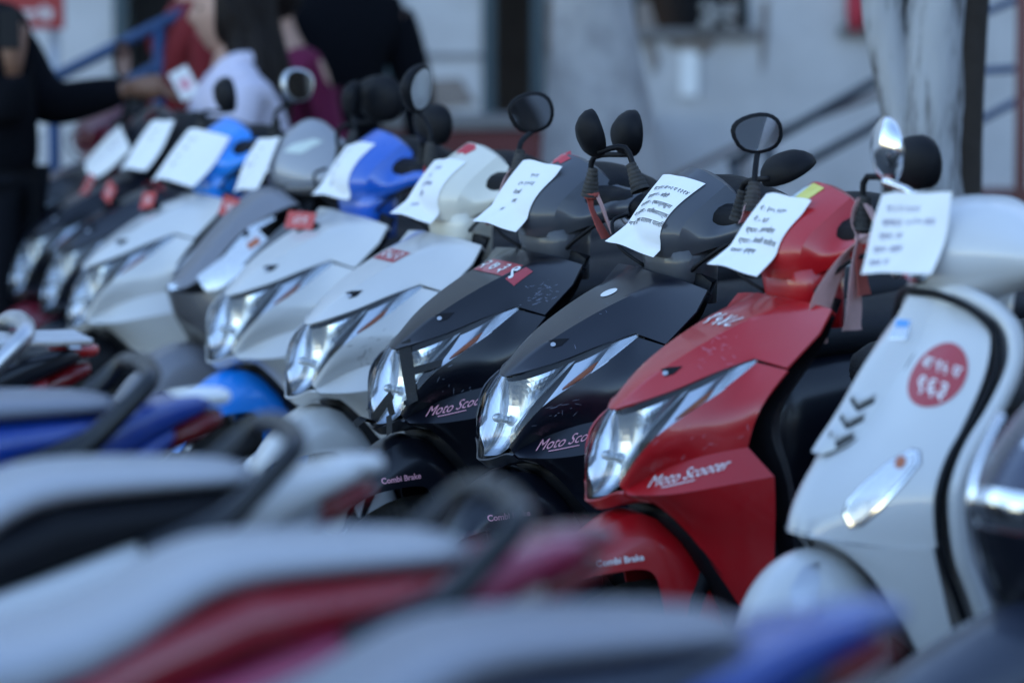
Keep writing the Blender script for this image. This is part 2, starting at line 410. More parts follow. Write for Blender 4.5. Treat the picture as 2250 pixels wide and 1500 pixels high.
def mirror(parent, side, base, bend, head, n, size=(.066, .048), chrome=False, roll=0, boot=True, m=None, glassm=None, q=True):
    """housing with glass, stem and rubber boot; n = direction the glass looks"""
    if q: base, bend, head = QS(base), QS(bend), QS(head)
    N = Vector(n).normalized(); U = Vector((0, 0, 1)).cross(N).normalized(); W = N.cross(U)
    U, W = U * math.cos(roll) + W * math.sin(roll), W * math.cos(roll) - U * math.sin(roll)
    a, b = size; H = Vector(head); V = []; F = []
    hexa = [(1, .12), (.86, .62), (.35, .93), (-.35, 1.0), (-.82, .72), (-1, .2), (-.93, -.42), (-.6, -.88), (.1, -1), (.72, -.72)]
    if chrome: hexa = [(math.cos(t * math.pi / 6), math.sin(t * math.pi / 6)) for t in range(12)]
    if not chrome:
        hexa = [q for i_ in range(len(hexa)) for q in ((hexa[i_][0] * .75 + hexa[(i_ + 1) % 10][0] * .25, hexa[i_][1] * .75 + hexa[(i_ + 1) % 10][1] * .25), (hexa[i_][0] * .25 + hexa[(i_ + 1) % 10][0] * .75, hexa[i_][1] * .25 + hexa[(i_ + 1) % 10][1] * .75))]
    else: hexa = [(math.cos(t * math.pi / 12), math.sin(t * math.pi / 12)) for t in range(24)]
    k = len(hexa)
    rings = [(0, .93), (.002, 1.0), (.014, 1.0), (.026, .86), (.036, .62), (.041, .30)] if not chrome else [(0, .95), (.002, 1), (.008, 1), (.018, .8), (.024, .5), (.027, .2)]
    for (d, s) in rings: V += [H + U * (a * s * x * side) + W * (b * s * y) - N * d for x, y in hexa]
    for i in range(len(rings) - 1):
        for j in range(k): F.append((i * k + j, i * k + (j + 1) % k, (i + 1) * k + (j + 1) % k, (i + 1) * k + j))
    F.append(tuple((len(rings) - 1) * k + j for j in range(k))); F.append(tuple(range(k)))
    me = to_mesh('mirror', V, F, 0, bev=0)
    o = obj('mirror', me, m or (CHROME if chrome else PLAST), parent)
    gl = [H + U * (a * .84 * x * side) + W * (b * .84 * y) + N * .0012 for x, y in hexa]
    obj('mirror_glass', to_mesh('mirror_glass', gl, [tuple(range(k))], smooth=False), glassm or MIRG, o)
    hb_ = H - N * .018 - W * (b * .9)
    obj('stem', tube('stem', [base, bend, hb_], [.0062, .006, .0055], 8), CHROME if chrome else PLAST, o)
    if boot:
        B = Vector(base); d = (Vector(bend) - B).normalized(); D = []
        for i in range(7): D.append(B + d * (.052 * i / 6 - .03))
        Vb = []; Fb = []; q = d.orthogonal().normalized(); s2 = d.cross(q); m_ = 0
        prof = []
        for i in range(7):
            rr = .019 - .0085 * i / 6; prof += [(i * .0085, rr), (i * .0085 + .005, rr), (i * .0085 + .0065, rr - .003)]
        for (h, rr) in prof:
            for t in range(12):
                an = t * math.pi / 6; Vb.append(B + d * (h - .03) + (q * math.cos(an) + s2 * math.sin(an)) * rr)
        for i in range(len(prof) - 1):
            for t in range(12): Fb.append((i * 12 + t, i * 12 + (t + 1) % 12, (i + 1) * 12 + (t + 1) % 12, (i + 1) * 12 + t))
        obj('boot', to_mesh('boot', Vb, Fb), RUBBER, o)
    return o
def paper_map(s, t, o):
    """s across, t down the sheet -> scooter frame"""
    cx, cy, cz, k, lift, curl = o.get('c', (-.372, 0, 1.018)) + (o.get('k', 1.3), o.get('lift', .004), o.get('curl', .012))
    ph = o.get('phi', 0); w, h = o['w'], o['h']
    ss = s * math.cos(ph) - t * math.sin(ph); tt = s * math.sin(ph) + t * math.cos(ph)
    dx, dz = o.get('dir', (.62, -.785)); n = Vector((-dz, 0, dx)); y = ss + cy
    e = max(0, t / h - .18) * max(0, .5 - s / w) * curl * 3 + .003 * math.sin(9 * s / w + 5 * t / h) + .0025 * math.sin(4 * t / h - 2 + cy * 40)
    p = Vector((cx + dx * tt, y, cz + dz * tt)) + n * (lift - k * y * y + e)
    p.x += (o.get('sh', -.13) * y if o.get('q', 1) else 0)
    return Vector(QS(p)) if o.get('q', 1) else p + Vector((o.get('sh', 0) * y, 0, 0))
def paper(root_m, label, lines, o, ink=INK, size=.0135, group='printed note sheets taped to the scooters', on='HB'):
    tree_ = bvh(CACHE[on] if isinstance(on, str) else on); dx, dz = o.get('dir', (.62, -.785)); nn = Vector((-dz, 0, dx)).normalized()
    def paper_map(a, b, oo):
        p = globals()['paper_map'](a, b, oo); h = tree_.ray_cast(p + nn * .15, -nn, .3)
        if h[0] is not None:
            q = h[0] + nn * (.002 + oo.get('lift', .004) - o.get('lift', .004)); d = (q - p).dot(nn)
            # the sheet rests on the cowl: smooth maximum of its own plane and the surface
            if d > -.012: p = p + nn * (.5 * (d + math.sqrt(d * d + .004 ** 2)))
        return p
    """a note sheet, top level; drawn in the scooter frame and moved by that scooter's matrix"""
    w, h = o['w'], o['h']
    def sheet(l):
        V, F = rect2d(w, h, 14, 18); return [paper_map(a, b, dict(o, lift=o.get('lift', .004) + l)) for a, b in V], F
    V, F = sheet(0)
    me = to_mesh('note_sheet', V, F, solid=.0004)
    r = obj('note_sheet', me, PAPER); r.matrix_world = root_m
    tag(r, label, 'paper', group)
    D = []
    for i, (s, x0) in enumerate(lines):
        V2, F2 = text2d(s, size * o.get('ts', 1), align='LEFT', bold=.0002)
        yy = -h * .30 + i * size * 1.62 * o.get('ts', 1) * o.get('ls', 1)
        D.append(([paper_map(-w / 2 + x0 + a, yy - b, dict(o, lift=o.get('lift', .004) + .0006)) for a, b in V2], F2))
    if D: obj('printed_text', to_mesh('printed_text', *join_data(*D), weld=1e-7), ink, r)
    return r
def ribbon(label, root_m, top, pts, m, w=.018, knot=True, group='cloth ribbons tied to the mirror stems'):
    V = []; F = []
    top = QS(top)
    for path in pts:
        P = smoothpath([Vector(QS(p)) for p in path], 4); b = len(V)
        for i, p in enumerate(P):
            a = .25 + .5 * math.sin(i * .16 + b * .01); ww = w * (.75 + .9 * i / len(P) + .12 * math.sin(i * .9))
            d = Vector((math.cos(a), math.sin(a), 0))
            for q in (-1, -.3, .35, 1): V.append(p + d * ww * q * .5 + Vector((-d.y, d.x, 0)) * (.003 * math.cos(q * 4 + i * .4)))
        n = len(P)
        for i in range(n - 1):
            for j in range(3): F.append((b + i * 4 + j, b + i * 4 + j + 1, b + (i + 1) * 4 + j + 1, b + (i + 1) * 4 + j))
    if knot:
        T = torus_data((0, 0, 0), .010, .006, 16, 8, 1.4); b = len(V)
        V += [Vector((v[0] + top[0], v[2] + top[1], v[1] + top[2])) for v in T[0]]; F += [tuple(i + b for i in f) for f in T[1]]
    r = obj('ribbon', to_mesh('ribbon', V, F, solid=.0012), m); r.matrix_world = root_m
    return tag(r, label, 'ribbon', group)

REFLS = mat('soft reflector', (.80, .83, .88), .2, .9, .2)
def reflector_mesh():
    def fn(i, j, p):
        x, y, z = p
        dep = [.050, .046, .026, .020, .018, .012, .004][i] * [.35, .8, 1, .8, .35][j] + .006
        return (x - dep * .9, y * (1 - .12 * dep / .05), z - dep * .25)
    return grid('reflector', tr(off_cols(LENS_COLS, 0, fn)), sub=1, solid=0, smooth=True)
HOUSM = mat('lamp housing black', (.02, .02, .023), .4)
def housing_mesh():
    def fn(i, j, p):
        x, y, z = p
        a = [.004, .06, .07, .06, .004][j] * (1 if i < 6 else .2); return (x - a - .004, y * .985, z - .006 + (.008 if j == 0 else 0))
    return grid('lamp_housing', tr(off_cols(LENS_COLS, 0, fn)), sub=1, solid=0)
def lens_pt(u, v):
    """u 0..6 along columns, v 0..4 top to bottom"""
    i = min(int(u), 5); j = min(int(v), 3); a = u - i; b = v - j
    P = lambda i, j: Vector(LENS_COLS[i][j])
    return (P(i, j) * (1 - a) + P(i + 1, j) * a) * (1 - b) + (P(i, j + 1) * (1 - a) + P(i + 1, j + 1) * a) * b
def strip(name, us, v0, v1, off, side=1, n=8, w=None):
    V = []; F = []
    for i in range(n + 1):
        t = i / n
        for q in (0, 1):
            u = us[0][0] + (us[1][0] - us[0][0]) * t if q == 0 else us[0][1] + (us[1][1] - us[0][1]) * t
            p = lens_pt(u, v0 + (v1 - v0) * t); V.append((p.x + off, p.y * side, p.z + off * .3))
    for i in range(n): F.append((2 * i, 2 * i + 1, 2 * i + 3, 2 * i + 2))
    return V, F
def facet_mesh(us, vs, off, name, sub=1, sides=(1, -1)):
    V = []; F = []
    for s in sides:
        b = len(V); rows = []
        for u, row in us:
            for v in vs: 
                p = lens_pt(u, row(v)); V.append((p.x + off(u, v), p.y * s, p.z + off(u, v) * .3))
        n = len(vs)
        for i in range(len(us) - 1):
            for j in range(n - 1): F.append((b + i * n + j, b + i * n + j + 1, b + (i + 1) * n + j + 1, b + (i + 1) * n + j))
    return to_mesh(name, V, F, sub)

def dio(P, body, head, fend, label, group, low=None, lamp=True, opts=None):
    opts = opts or {}
    x, y, a, roll = P
    rz = math.atan2(-math.cos(R(a)), -math.sin(R(a)))
    r = empty('scooter', label, 'scooter', (x, y, 0), (-R(roll), 0, rz), group)
    bpy.context.view_layer.update()
    up = obj('nose_panel', cached('U', lambda: grid('nose_panel', U_ROWS, crow=(6, 7), ccol=(1,), vc=((4, 3), (5, 3), (7, 3)), solid=.004)), body, r)
    lo = obj('front_apron', cached('L', lambda: half2('front_apron', L_ROWS, crow=(2, 3), solid=.004, vc=((0, 4), (2, 5), (3, 5)))), low or body, r)
    obj('nose_lip', cached('LIP', lambda: grid('nose_lip', LIP, crow=(0, 1), solid=.004)), low or body, r)
    # lamp unit
    hl = obj('headlamp', cached('HOUS', housing_mesh), HOUSM, r)
    def bowl():
        rows = []
        for v in (.22, .55, 1, 1.5, 2, 2.5, 3, 3.45, 3.8):
            row = []
            um = 3.0 - 1.05 * v / 4
            for t in (0, .18, .36, .54, .72, .88, 1):
                q_ = lens_pt(t * um, v); d = .005 + .040 * (1 - t ** 2) * math.sin(math.pi * v / 4) ** .8
                row.append((q_.x - d, q_.y, q_.z - d * .25))
            rows.append(row)
        me = grid('reflector', rows, sub=1, solid=0, smooth=False)
        return me
    obj('reflector', cached('REFL', bowl), REFLS, hl)
    for sd in (1, -1): obj('lamp_divider', cached('DIV%d' % sd, lambda: to_mesh('lamp_divider', *join_data(strip('d', ((3.12, 3.34), (1.85, 2.05)), .25, 2.6, -.006, sd), strip('d', ((1.85, 2.05), (2.15, 2.33)), 2.6, 3.75, -.006, sd)), solid=.003)), SILVER, hl)
    def indic(sd):
        V = []; F = []; vs = (.35, .9, 1.6, 2.4, 3.1, 3.7)
        for k, t in enumerate((0, .15, .35, .6, .8, 1)):
            for v in vs:
                um = 3.42 - 1.05 * v / 4; q_ = lens_pt(um + (4.72 - um) * t, v); d = .006 + .016 * math.sin(math.pi * v / 4) * math.sin(math.pi * min(1, t + .15))
                V.append((q_.x - d, q_.y * sd, q_.z - d * .3))
        for i_ in range(5):
            for j_ in range(5): F.append((i_ * 6 + j_, i_ * 6 + j_ + 1, (i_ + 1) * 6 + j_ + 1, (i_ + 1) * 6 + j_))
        return to_mesh('indicator', V, F, 1, smooth=False)
    for sd in (1, -1): obj('indicator', cached('IND%d' % sd, lambda: indic(sd)), REFLD, hl)
    def bulbs(sd):
        D = []
        for s in (sd,):
            V = []; F = []
            for uu, ff in ((3.75, .15), (3.95, .55), (4.2, .85), (4.45, .95), (4.68, .7)):
                for vv in (1.7, 2.2, 2.8, 3.2):
                    p = lens_pt(uu, 2.6 + (vv - 2.6) * ff); V.append((p.x - .006 - .004 * ff, p.y * s, p.z))
            for i in range(4):
                for j in range(3): F.append((i * 4 + j, i * 4 + j + 1, (i + 1) * 4 + j + 1, (i + 1) * 4 + j))
            D.append((V, F))
        return to_mesh('amber_bulb', *join_data(*D), 1, .003)
    for sd in (1, -1): obj('amber_bulb', cached('AMB%d' % sd, lambda: bulbs(sd)), AMBER, hl)
    for sd in (1, -1): obj('side_bulb', cached('SB%d' % sd, lambda: facet_mesh([(u, lambda v: v) for u in (2.2, 2.45, 2.75, 3.0)], (2.9, 3.3, 3.7), lambda u, v: -.007 - .004 * (abs(v - 3.3) > .2), 'side_bulb', 1, (sd,))), GOLD, hl)
    for sd in (1, -1): obj('tail_reflector', cached('TR%d' % sd, lambda: facet_mesh([(u, lambda v: v) for u in (4.78, 5.1, 5.5, 5.98)], (.25, 1.5, 2.6, 3.8), lambda u, v: -.004, 'tail_reflector', 0, (sd,))), SILVER, hl)
    obj('lens', cached('LENS', lambda: grid('lens', tr(LENS_COLS), sub=2, solid=0)), LENS, hl)
    bq = lens_pt(.15, 2.1); obj('bulb', cached('BULB', lambda: to_mesh('bulb', *join_data(sphere_data((bq.x - .032, 0, bq.z + .006), .009, 14, 8, (1.3, 1, 1)), tube_data([(bq.x - .05, 0, bq.z + .002), (bq.x - .034, 0, bq.z + .005)], .007, 10)))), SATIN, hl)
    # cowl round the handlebar, instruments, neck
    hb = obj('handlebar_cowl', cached('HB', lambda: grid('handlebar_cowl', tr(HB), solid=.004, crow=(1,), ccol=(2,))), head, r)
    obj('rear_cowl', cached('HBR', lambda: loft('rear_cowl', [(-.600, 0, 1.00, .07, .02), (-.585, 0, 1.02, .11, .045), (-.52, 0, 1.035, .15, .055), (-.47, 0, 1.04, .165, .05), (-.42, 0, 1.01, .12, .055), (-.375, 0, .99, .07, .04)], 24)), PLAST, hb)
    obj('neck', cached('NECK', lambda: loft('neck', [(.86, -.40, 0, .05, .085, 3.2), (.92, -.395, 0, .052, .095, 3.2), (.975, -.39, 0, .056, .105, 3.2)], 20, 'z')), head, r)
    for sd in (1, -1): obj('wing_cover', cached('WING%d' % sd, lambda: to_mesh('wing_cover', *loftd([(sd * .12, -.45, 1.02, .05, .035), (sd * .20, -.475, 1.02, .04, .03), (sd * .235, -.485, 1.015, .026, .022), (sd * .25, -.49, 1.012, .018, .016)]))), PLAST, r)
    for s in (1, -1):
        gp = obj('grip', cached('grip%d' % s, lambda: to_mesh('grip', *tube_data([(-.49, s * .22, 1.012), (-.495, s * .27, 1.011), (-.505, s * .335, 1.005)], [.016, .0185, .0175], 12))), PLASTG, r)
        obj('brake_lever', cached('lever%d' % s, lambda: to_mesh('brake_lever', *join_data(tube_data(smoothpath([(-.455, s * .19, 1.0), (-.435, s * .23, .990), (-.437, s * .29, .982), (-.455, s * .325, .974)]), [.006] * 13, 8),
            sphere_data((-.456, s * .33, .973), .009)))), SATIN if opts.get('silver_levers', 1) else PLAST, gp)
    for s in (1, -1):
        obj('brake_cable', cached('cable%d' % s, lambda: tube('brake_cable', [QS((-.45, s * .20, .998)), QS((-.405, s * .185, .985)), QS((-.385, s * .13, .945)), QS((-.40, s * .07, .915))], .0038, 6)), PLAST, r)
        obj('switch_box', cached('swb%d' % s, lambda: loft('switch_box', [(s * .205, -.485, 1.012, .026, .024), (s * .235, -.487, 1.012, .024, .022), (s * .245, -.489, 1.012, .018, .017)], 14, 'y')), PLASTG, r)
    # leg shield, floor, body, seat
    SH = [[(-.388,.212,.905),(-.405,.12,.92),(-.42,0,.925)],[(-.345,.224,.855),(-.395,.12,.85),(-.42,0,.85)],[(-.272,.224,.795),(-.35,.12,.78),(-.39,0,.78)],[(-.216,.218,.742),(-.31,.12,.74),(-.36,0,.74)],
          [(-.203,.208,.705),(-.30,.12,.70),(-.36,0,.70)],[(-.207,.214,.668),(-.31,.12,.66),(-.37,0,.66)],[(-.243,.226,.622),(-.33,.12,.60),(-.40,0,.60)],[(-.248,.223,.50),(-.34,.12,.49),(-.43,0,.48)],
          [(-.262,.214,.375),(-.37,.12,.37),(-.47,0,.36)],[(-.31,.20,.29),(-.42,.12,.28),(-.52,0,.28)]]
    obj('leg_shield', cached('SH', lambda: grid('leg_shield', Q(SH), solid=.012, off=0, sub=1)), PLAST, r)
    obj('floorboard', cached('FLOOR', lambda: loft('floorboard', [(-.30, 0, .27, .19, .03), (-.45, 0, .26, .19, .03), (-.80, 0, .27, .17, .035), (-.90, 0, .33, .15, .09)], 20, ex=5)), PLAST, r)
    rb = obj('rear_body', cached('RB', lambda: loft('rear_body', [(-.80, 0, .45, .13, .16, 3), (-.88, 0, .50, .16, .20, 3), (-1.10, 0, .54, .19, .18, 3), (-1.40, 0, .60, .18, .13, 3), (-1.62, 0, .66, .12, .09, 2.6), (-1.72, 0, .70, .06, .04)], 24, sub=1)), low or body, r)
    obj('tail_lamp', cached('TL', lambda: loft('tail_lamp', [(-1.66, 0, .69, .07, .035), (-1.72, 0, .69, .065, .035), (-1.745, 0, .70, .04, .02)], 14)), paint('tail lamp red', (.4, .01, .01), .15), rb)
    obj('seat', cached('SEAT', lambda: loft('seat', [(-.79, 0, .69, .07, .03), (-.83, 0, .71, .12, .05), (-1.0, 0, .725, .145, .055), (-1.22, 0, .735, .15, .05), (-1.30, 0, .755, .145, .055), (-1.55, 0, .765, .12, .045), (-1.62, 0, .765, .07, .02)], 22, sub=1)), SEAT, r)
    obj('grab_rail', cached('GRAB', lambda: tube('grab_rail', [(-1.45, .15, .74), (-1.66, .13, .79), (-1.72, 0, .80), (-1.66, -.13, .79), (-1.45, -.15, .74)], .013)), SATIN, r)
    obj('inner_fender', cached('INF', lambda: loft('inner_fender', [(-.10, 0, .55, .09, .012), (-.14, 0, .53, .115, .035), (-.20, 0, .48, .135, .09), (-.27, 0, .43, .145, .13), (-.36, 0, .42, .15, .14)], 20, ex=4)), PLAST, r)
    fe = obj('front_fender', cached('FEND', lambda: grid('front_fender', FEND, solid=.003, ccol=(1,), sub=2)), fend, r)
    wheel(r, (-.10, 0, .215), .213, .045, key='dio')
    wheel(r, (-1.34, 0, .205), .203, .047, key='dior')
    obj('fork', cached('FORK', lambda: to_mesh('fork', *join_data(tube_data([(-.10, .07, .215), (-.16, .07, .40), (-.24, .05, .55)], .018), tube_data([(-.10, -.07, .215), (-.16, -.07, .40), (-.24, -.05, .55)], .018), tube_data([(-.22, 0, .50), (-.42, 0, 1.0)], .025)))), PLAST, r)
    obj('screw', cached('SCR', lambda: decal('screw', disc2d(.0045, 12, 2), bvh(CACHE['U']), (-.098, .055, .80), (.0, 1, 0), (-.6, 0, .8), .0016)), SATIN, up)
    obj('screw_recess', cached('SCR2', lambda: decal('screw_recess', poly2d([(-.014, 0), (-.004, .010), (.012, .024), (.012, .004), (.004, -.008)]), bvh(CACHE['U']), (-.100, .055, .801), (.0, 1, 0), (-.6, 0, .8), .0009)), PLAST, up)
    return r, up, lo, fe, hb
def loftd(secs, n=16, e=2.4):
    V = []; F = []
    for p, a, b, ra, rb in secs:
        for k in range(n):
            t = 2 * math.pi * k / n; c, q = math.cos(t), math.sin(t)
            V.append((a + ra * math.copysign(abs(c) ** (2 / e), c), p, b + rb * math.copysign(abs(q) ** (2 / e), q)))
    for i in range(len(secs) - 1):
        for k in range(n): F.append((i * n + k, i * n + (k + 1) % n, (i + 1) * n + (k + 1) % n, (i + 1) * n + k))
    F.append(tuple(range(n))); F.append(tuple((len(secs) - 1) * n + k for k in range(n)))
    return V, F
def sphere_data(c, r, n=12, m=8, s=(1, 1, 1)):
    V = []; F = []
    for j in range(m + 1):
        t = math.pi * j / m
        for i in range(n):
            u = 2 * math.pi * i / n; V.append((c[0] + r * s[0] * math.sin(t) * math.cos(u), c[1] + r * s[1] * math.sin(t) * math.sin(u), c[2] + r * s[2] * math.cos(t)))
    for j in range(m):
        for i in range(n): F.append((j * n + i, j * n + (i + 1) % n, (j + 1) * n + (i + 1) % n, (j + 1) * n + i))
    return V, F
def num_sticker(up, s, w=.10, h=.034, org=(-.262, .0, .872), back=STRED, size=.036, tilt=0, ink=STWHT):
    t = bvh(CACHE['U']); Ud = (-.1 * 0, 1, tilt); Wd = (-.75, 0, .45)
    if back:
        st = obj('number_sticker', decal('number_sticker', rect2d(w, h), t, org, Ud, Wd, .0009), back, up)
    else: st = up
    obj('sticker_digits', decal('sticker_digits', text2d(s, size, bold=.0006), t, org, Ud, Wd, .0020), ink, st)
def logos(lo, fe, m):
    tl = bvh(CACHE['L']); d = Vector((-.159 + .034, .07, .039)); 
    obj('logo_lettering', cached('LOGO', lambda: decal('logo_lettering', moto_logo(), tl, (-.092, .165, .6235), (-.86, .45, .24), (.1, 0, 1), .0022)), m, lo)
    tf = bvh(CACHE['FEND'])
    obj('brake_lettering', cached('CB', lambda: decal('brake_lettering', text2d('Combi Brake', .0155, bold=.0004), tf, (-.022, .075, .474), (-1, 0, .10), (.1, 0, 1), .0012)), m, fe)
def moto_logo():
    V, F = text2d('Moto', .029, shear=.9, bold=0, align='RIGHT'); V2, F2 = text2d('Scooter', .029, shear=.9, bold=0, align='LEFT')
    A = [(-.006 + x * 1.0, y) for x, y in V]; B = [(.002 + x * .98, y + .001) for x, y in V2]
    bar = rect2d(.068, .0018, 24, 1); bar = ([(x - .006, y - .0135) for x, y in bar[0]], bar[1])
    VV, FF = join_data((A, F), (B, F2), bar)
    return [(x * .86, y * .78) for x, y in VV], FF

# ---- the eight scooters of that shape, right to left
GR = 'scooters parked side by side in the long row'
CAMN = (.5, .86, .12)
red, ru, rl, rf, rh = dio((.14, 6.543, 70, -.3), RED, RED, RED, 'bright red scooter with red handlebar cowl, between the black scooters and the white rounded scooter', GR)
num_sticker(ru, '१५४८', back=None, size=.056, org=(-.245, .0, .867)); logos(rl, rf, STWHT)
mirror(red, -1, (-.45, -.18, 1.075), (-.462, -.19, 1.125), (-.486, -.22, 1.186), (.30, .93, -.07), (.048, .037), roll=.1)
mirror(red, 1, (-.43, .18, 1.065), (-.432, .185, 1.125), (-.480, .27, 1.153), (-1, -.15, .1), (.066, .047))
s2, u2, l2, f2, h2 = dio((-.065, 7.16, 67.2, 3.3), BLACK, DGREY, BLACK, 'black scooter with dark grey handlebar cowl and a small white dot sticker on its nose', GR)
logos(l2, f2, PINKL)
obj('dot_sticker', decal('dot_sticker', disc2d(.017), bvh(CACHE['U']), (-.252, .0, .868), (0, 1, 0), (-.75, 0, .45), .0012), STWHT, u2)
mirror(s2, -1, (-.446, -.17, 1.075), (-.438, -.195, 1.128), (-.412, -.25, 1.155), (-.92, .12, .30), (.054, .046), roll=-.6)
mirror(s2, 1, (-.435, .18, 1.058), (-.437, .185, 1.098), (-.469, .275, 1.123), (-.6, .1, -.9), (.070, .044), roll=-.35)
s3, u3, l3, f3, h3 = dio((-.278, 7.66, 64.2, 1.5), BLACK2, DGREY, BLACK2, 'black scooter with black tape over its headlamp and a red number sticker', GR)
num_sticker(u3, '२ ७ ३ ९', w=.19, h=.050, size=.052, org=(-.268, .010, .876)); logos(l3, f3, PINKL)
mirror(s3, -1, (-.467, -.17, 1.080), (-.478, -.18, 1.12), (-.533, -.22, 1.179), (.40, .88, -.04), (.050, .044), roll=.15)
mirror(s3, 1, (-.385, .18, 1.066), (-.387, .185, 1.115), (-.417, .27, 1.166), (-1, .15, .05), (.064, .046), roll=-.25)
s4, u4, l4, f4, h4 = dio((-.48, 8.218, 65.5, 1.3), PEARL, CREAM, PEARL, 'white scooter with cream handlebar cowl and silver white front fender', GR)
num_sticker(u4, '२५८२', w=.115, h=.046, size=.044, org=(-.235, .0, .864))
mirror(s4, -1, (-.469, -.17, 1.072), (-.472, -.18, 1.13), (-.477, -.22, 1.214), (-.6, .8, -.1), (.055, .055), roll=.3)
s5, u5, l5, f5, h5 = dio((-.719, 9.025, 63.7, 3.), WHITE, BLUE, LBLUE, 'white scooter with blue handlebar cowl and bright blue front fender', GR)
mirror(s5, -1, (-.50, -.17, 1.066), (-.52, -.18, 1.11), (-.554, -.22, 1.164), (-.9, .9, 0), (.03, .045))
mirror(s5, 1, (-.46, .18, 1.058), (-.455, .185, 1.10), (-.431, .27, 1.144), (-1, -.2, 0), (.068, .05))
s7, u7, l7, f7, h7 = dio((-1.132, 9.838, 69.2, -.7), WHITE, LBLUE, PLAST, 'white scooter with sky blue handlebar cowl, its front fender black', GR)
mirror(s7, 1, (-.51, .18, 1.08), (-.514, .185, 1.128), (-.533, .27, 1.194), (-.3, .9, .1), (.05, .045), m=SATIN)
s8, u8, l8, f8, h8 = dio((-1.28, 10.443, 73.2, 2.), BLACK, PLAST, BLACK, 'black scooter next to the white one with the sky blue cowl', GR)
mirror(s8, 1, (-.40, .18, 1.07), (-.403, .185, 1.116), (-.446, .27, 1.17), (-1, 0, .1), (.085, .05))
s9, u9, l9, f9, h9 = dio((-1.43, 10.95, 71.2, 1.), BLACK2, BLACK2, MAROON, 'black scooter with a dark red front fender, second from the far left of the row', GR)
s10, u10, l10, f10, h10 = dio((-1.63, 11.6, 71.2, 0), BLACK2, MAROON, BLACK2, 'black scooter with a dark maroon handlebar cowl at the far left end of the row', GR)
mirror(s10, 1, (-.44, .18, 1.07), (-.44, .19, 1.14), (-.392, .27, 1.229), (-.25, .95, .05), (.03, .06))

# number plates on brackets at the nose
def nplate(s, u, s_, c, w=.085, h=.04, tilt=0, yaw=0):
    M = Matrix.Translation(c) @ Euler((0, 0, yaw)).to_matrix().to_4x4() @ Matrix.Rotation(-.35, 4, 'Y') @ Matrix.Rotation(tilt, 4, 'X')
    b = box_data(-.001, .001, -w / 2, w / 2, -h / 2, h / 2)
    p = obj('number_plate', to_mesh('number_plate', [M @ Vector(v) for v in b[0]], b[1], smooth=False), PLATER, u)
    V, F = text2d(s_, h * .62, bold=.0003); me = to_mesh('plate_digits', [M @ Vector((.0018, x, y)) for x, y in V], F, weld=1e-7)
    obj('plate_digits', me, STWHT, p)
    bb = box_data(-.02, -.001, -.006, .006, -.05, -.01)
    obj('plate_bracket', to_mesh('plate_bracket', *join_data(([M @ Vector(v) for v in bb[0]], bb[1]), sphere_data(M @ Vector((-.012, w * .42, -.012)), .013)), smooth=False), PLAST, p)
nplate(s5, u5, '८२ प', (-.235, -.035, .893), .105, .042, .05, .25)
nplate(s7, u7, '३७', (-.222, -.05, .895), .07, .045, .1, .2)
nplate(s8, u8, '६४', (-.19, -.05, .885), .07, .05, -.3, .2)
nplate(s9, u9, '२८९१', (-.21, 0, .86), .11, .045, 1.2, .2)
def scuffs(me, par, org, Ud, Wd, n, w, h, m, seed, name='scuff'):
    rnd = random.Random(seed); T = bvh(me); V = []; F = []
    for _ in range(n):
        x0 = rnd.gauss(0, w * .4); y0 = rnd.gauss(0, h * .4); a = rnd.gauss(.4, .5); L = rnd.uniform(.003, .016); t = rnd.uniform(.0004, .0012); b = len(V)
        for k in range(4):
            q = (k / 3 - .5) * L; th_ = t * (1 - abs(k / 1.5 - 1) * .7)
            V += [(x0 + q * math.cos(a) - th_ * math.sin(a), y0 + q * math.sin(a) + th_ * math.cos(a)), (x0 + q * math.cos(a) + th_ * math.sin(a), y0 + q * math.sin(a) - th_ * math.cos(a))]
        for k in range(3): F.append((b + 2 * k, b + 2 * k + 1, b + 2 * k + 3, b + 2 * k + 2))
    o = obj(name, decal(name, (V, F), T, org, Ud, Wd, .0006), m, par); o['kind'] = 'stuff'
SCB = mat('pale scuff', (.16, .18, .24), .6); SCR_ = mat('pink scuff', (.50, .16, .20), .5); SCW = mat('dark scuff', (.10, .09, .09), .7)
UD, WD = (0, 1, 0), (-.75, 0, .45)
scuffs(CACHE['U'], u3, (-.27, .165, .86), (-.4, 1, 0), WD, 34, .05, .05, SCB, 1); scuffs(CACHE['U'], ru, (-.19, .075, .83), (-.4, 1, 0), WD, 24, .05, .06, SCR_, 2)
scuffs(CACHE['L'], u4, (-.12, .16, .69), (-.8, .5, .2), (0, 0, 1), 22, .08, .04, SCW, 3); scuffs(CACHE['L'], l2, (-.10, .165, .68), (-.8, .5, .2), (0, 0, 1), 13, .09, .03, SCB, 4)
scuffs(CACHE['L'], rl, (-.13, .17, .68), (-.8, .5, .2), (0, 0, 1), 11, .08, .04, SCR_, 5); scuffs(CACHE['L'], l3, (-.10, .165, .68), (-.8, .5, .2), (0, 0, 1), 10, .09, .04, SCB, 6)
scuffs(CACHE['U'], u2, (-.2, .06, .85), UD, WD, 6, .08, .12, SCB, 7)
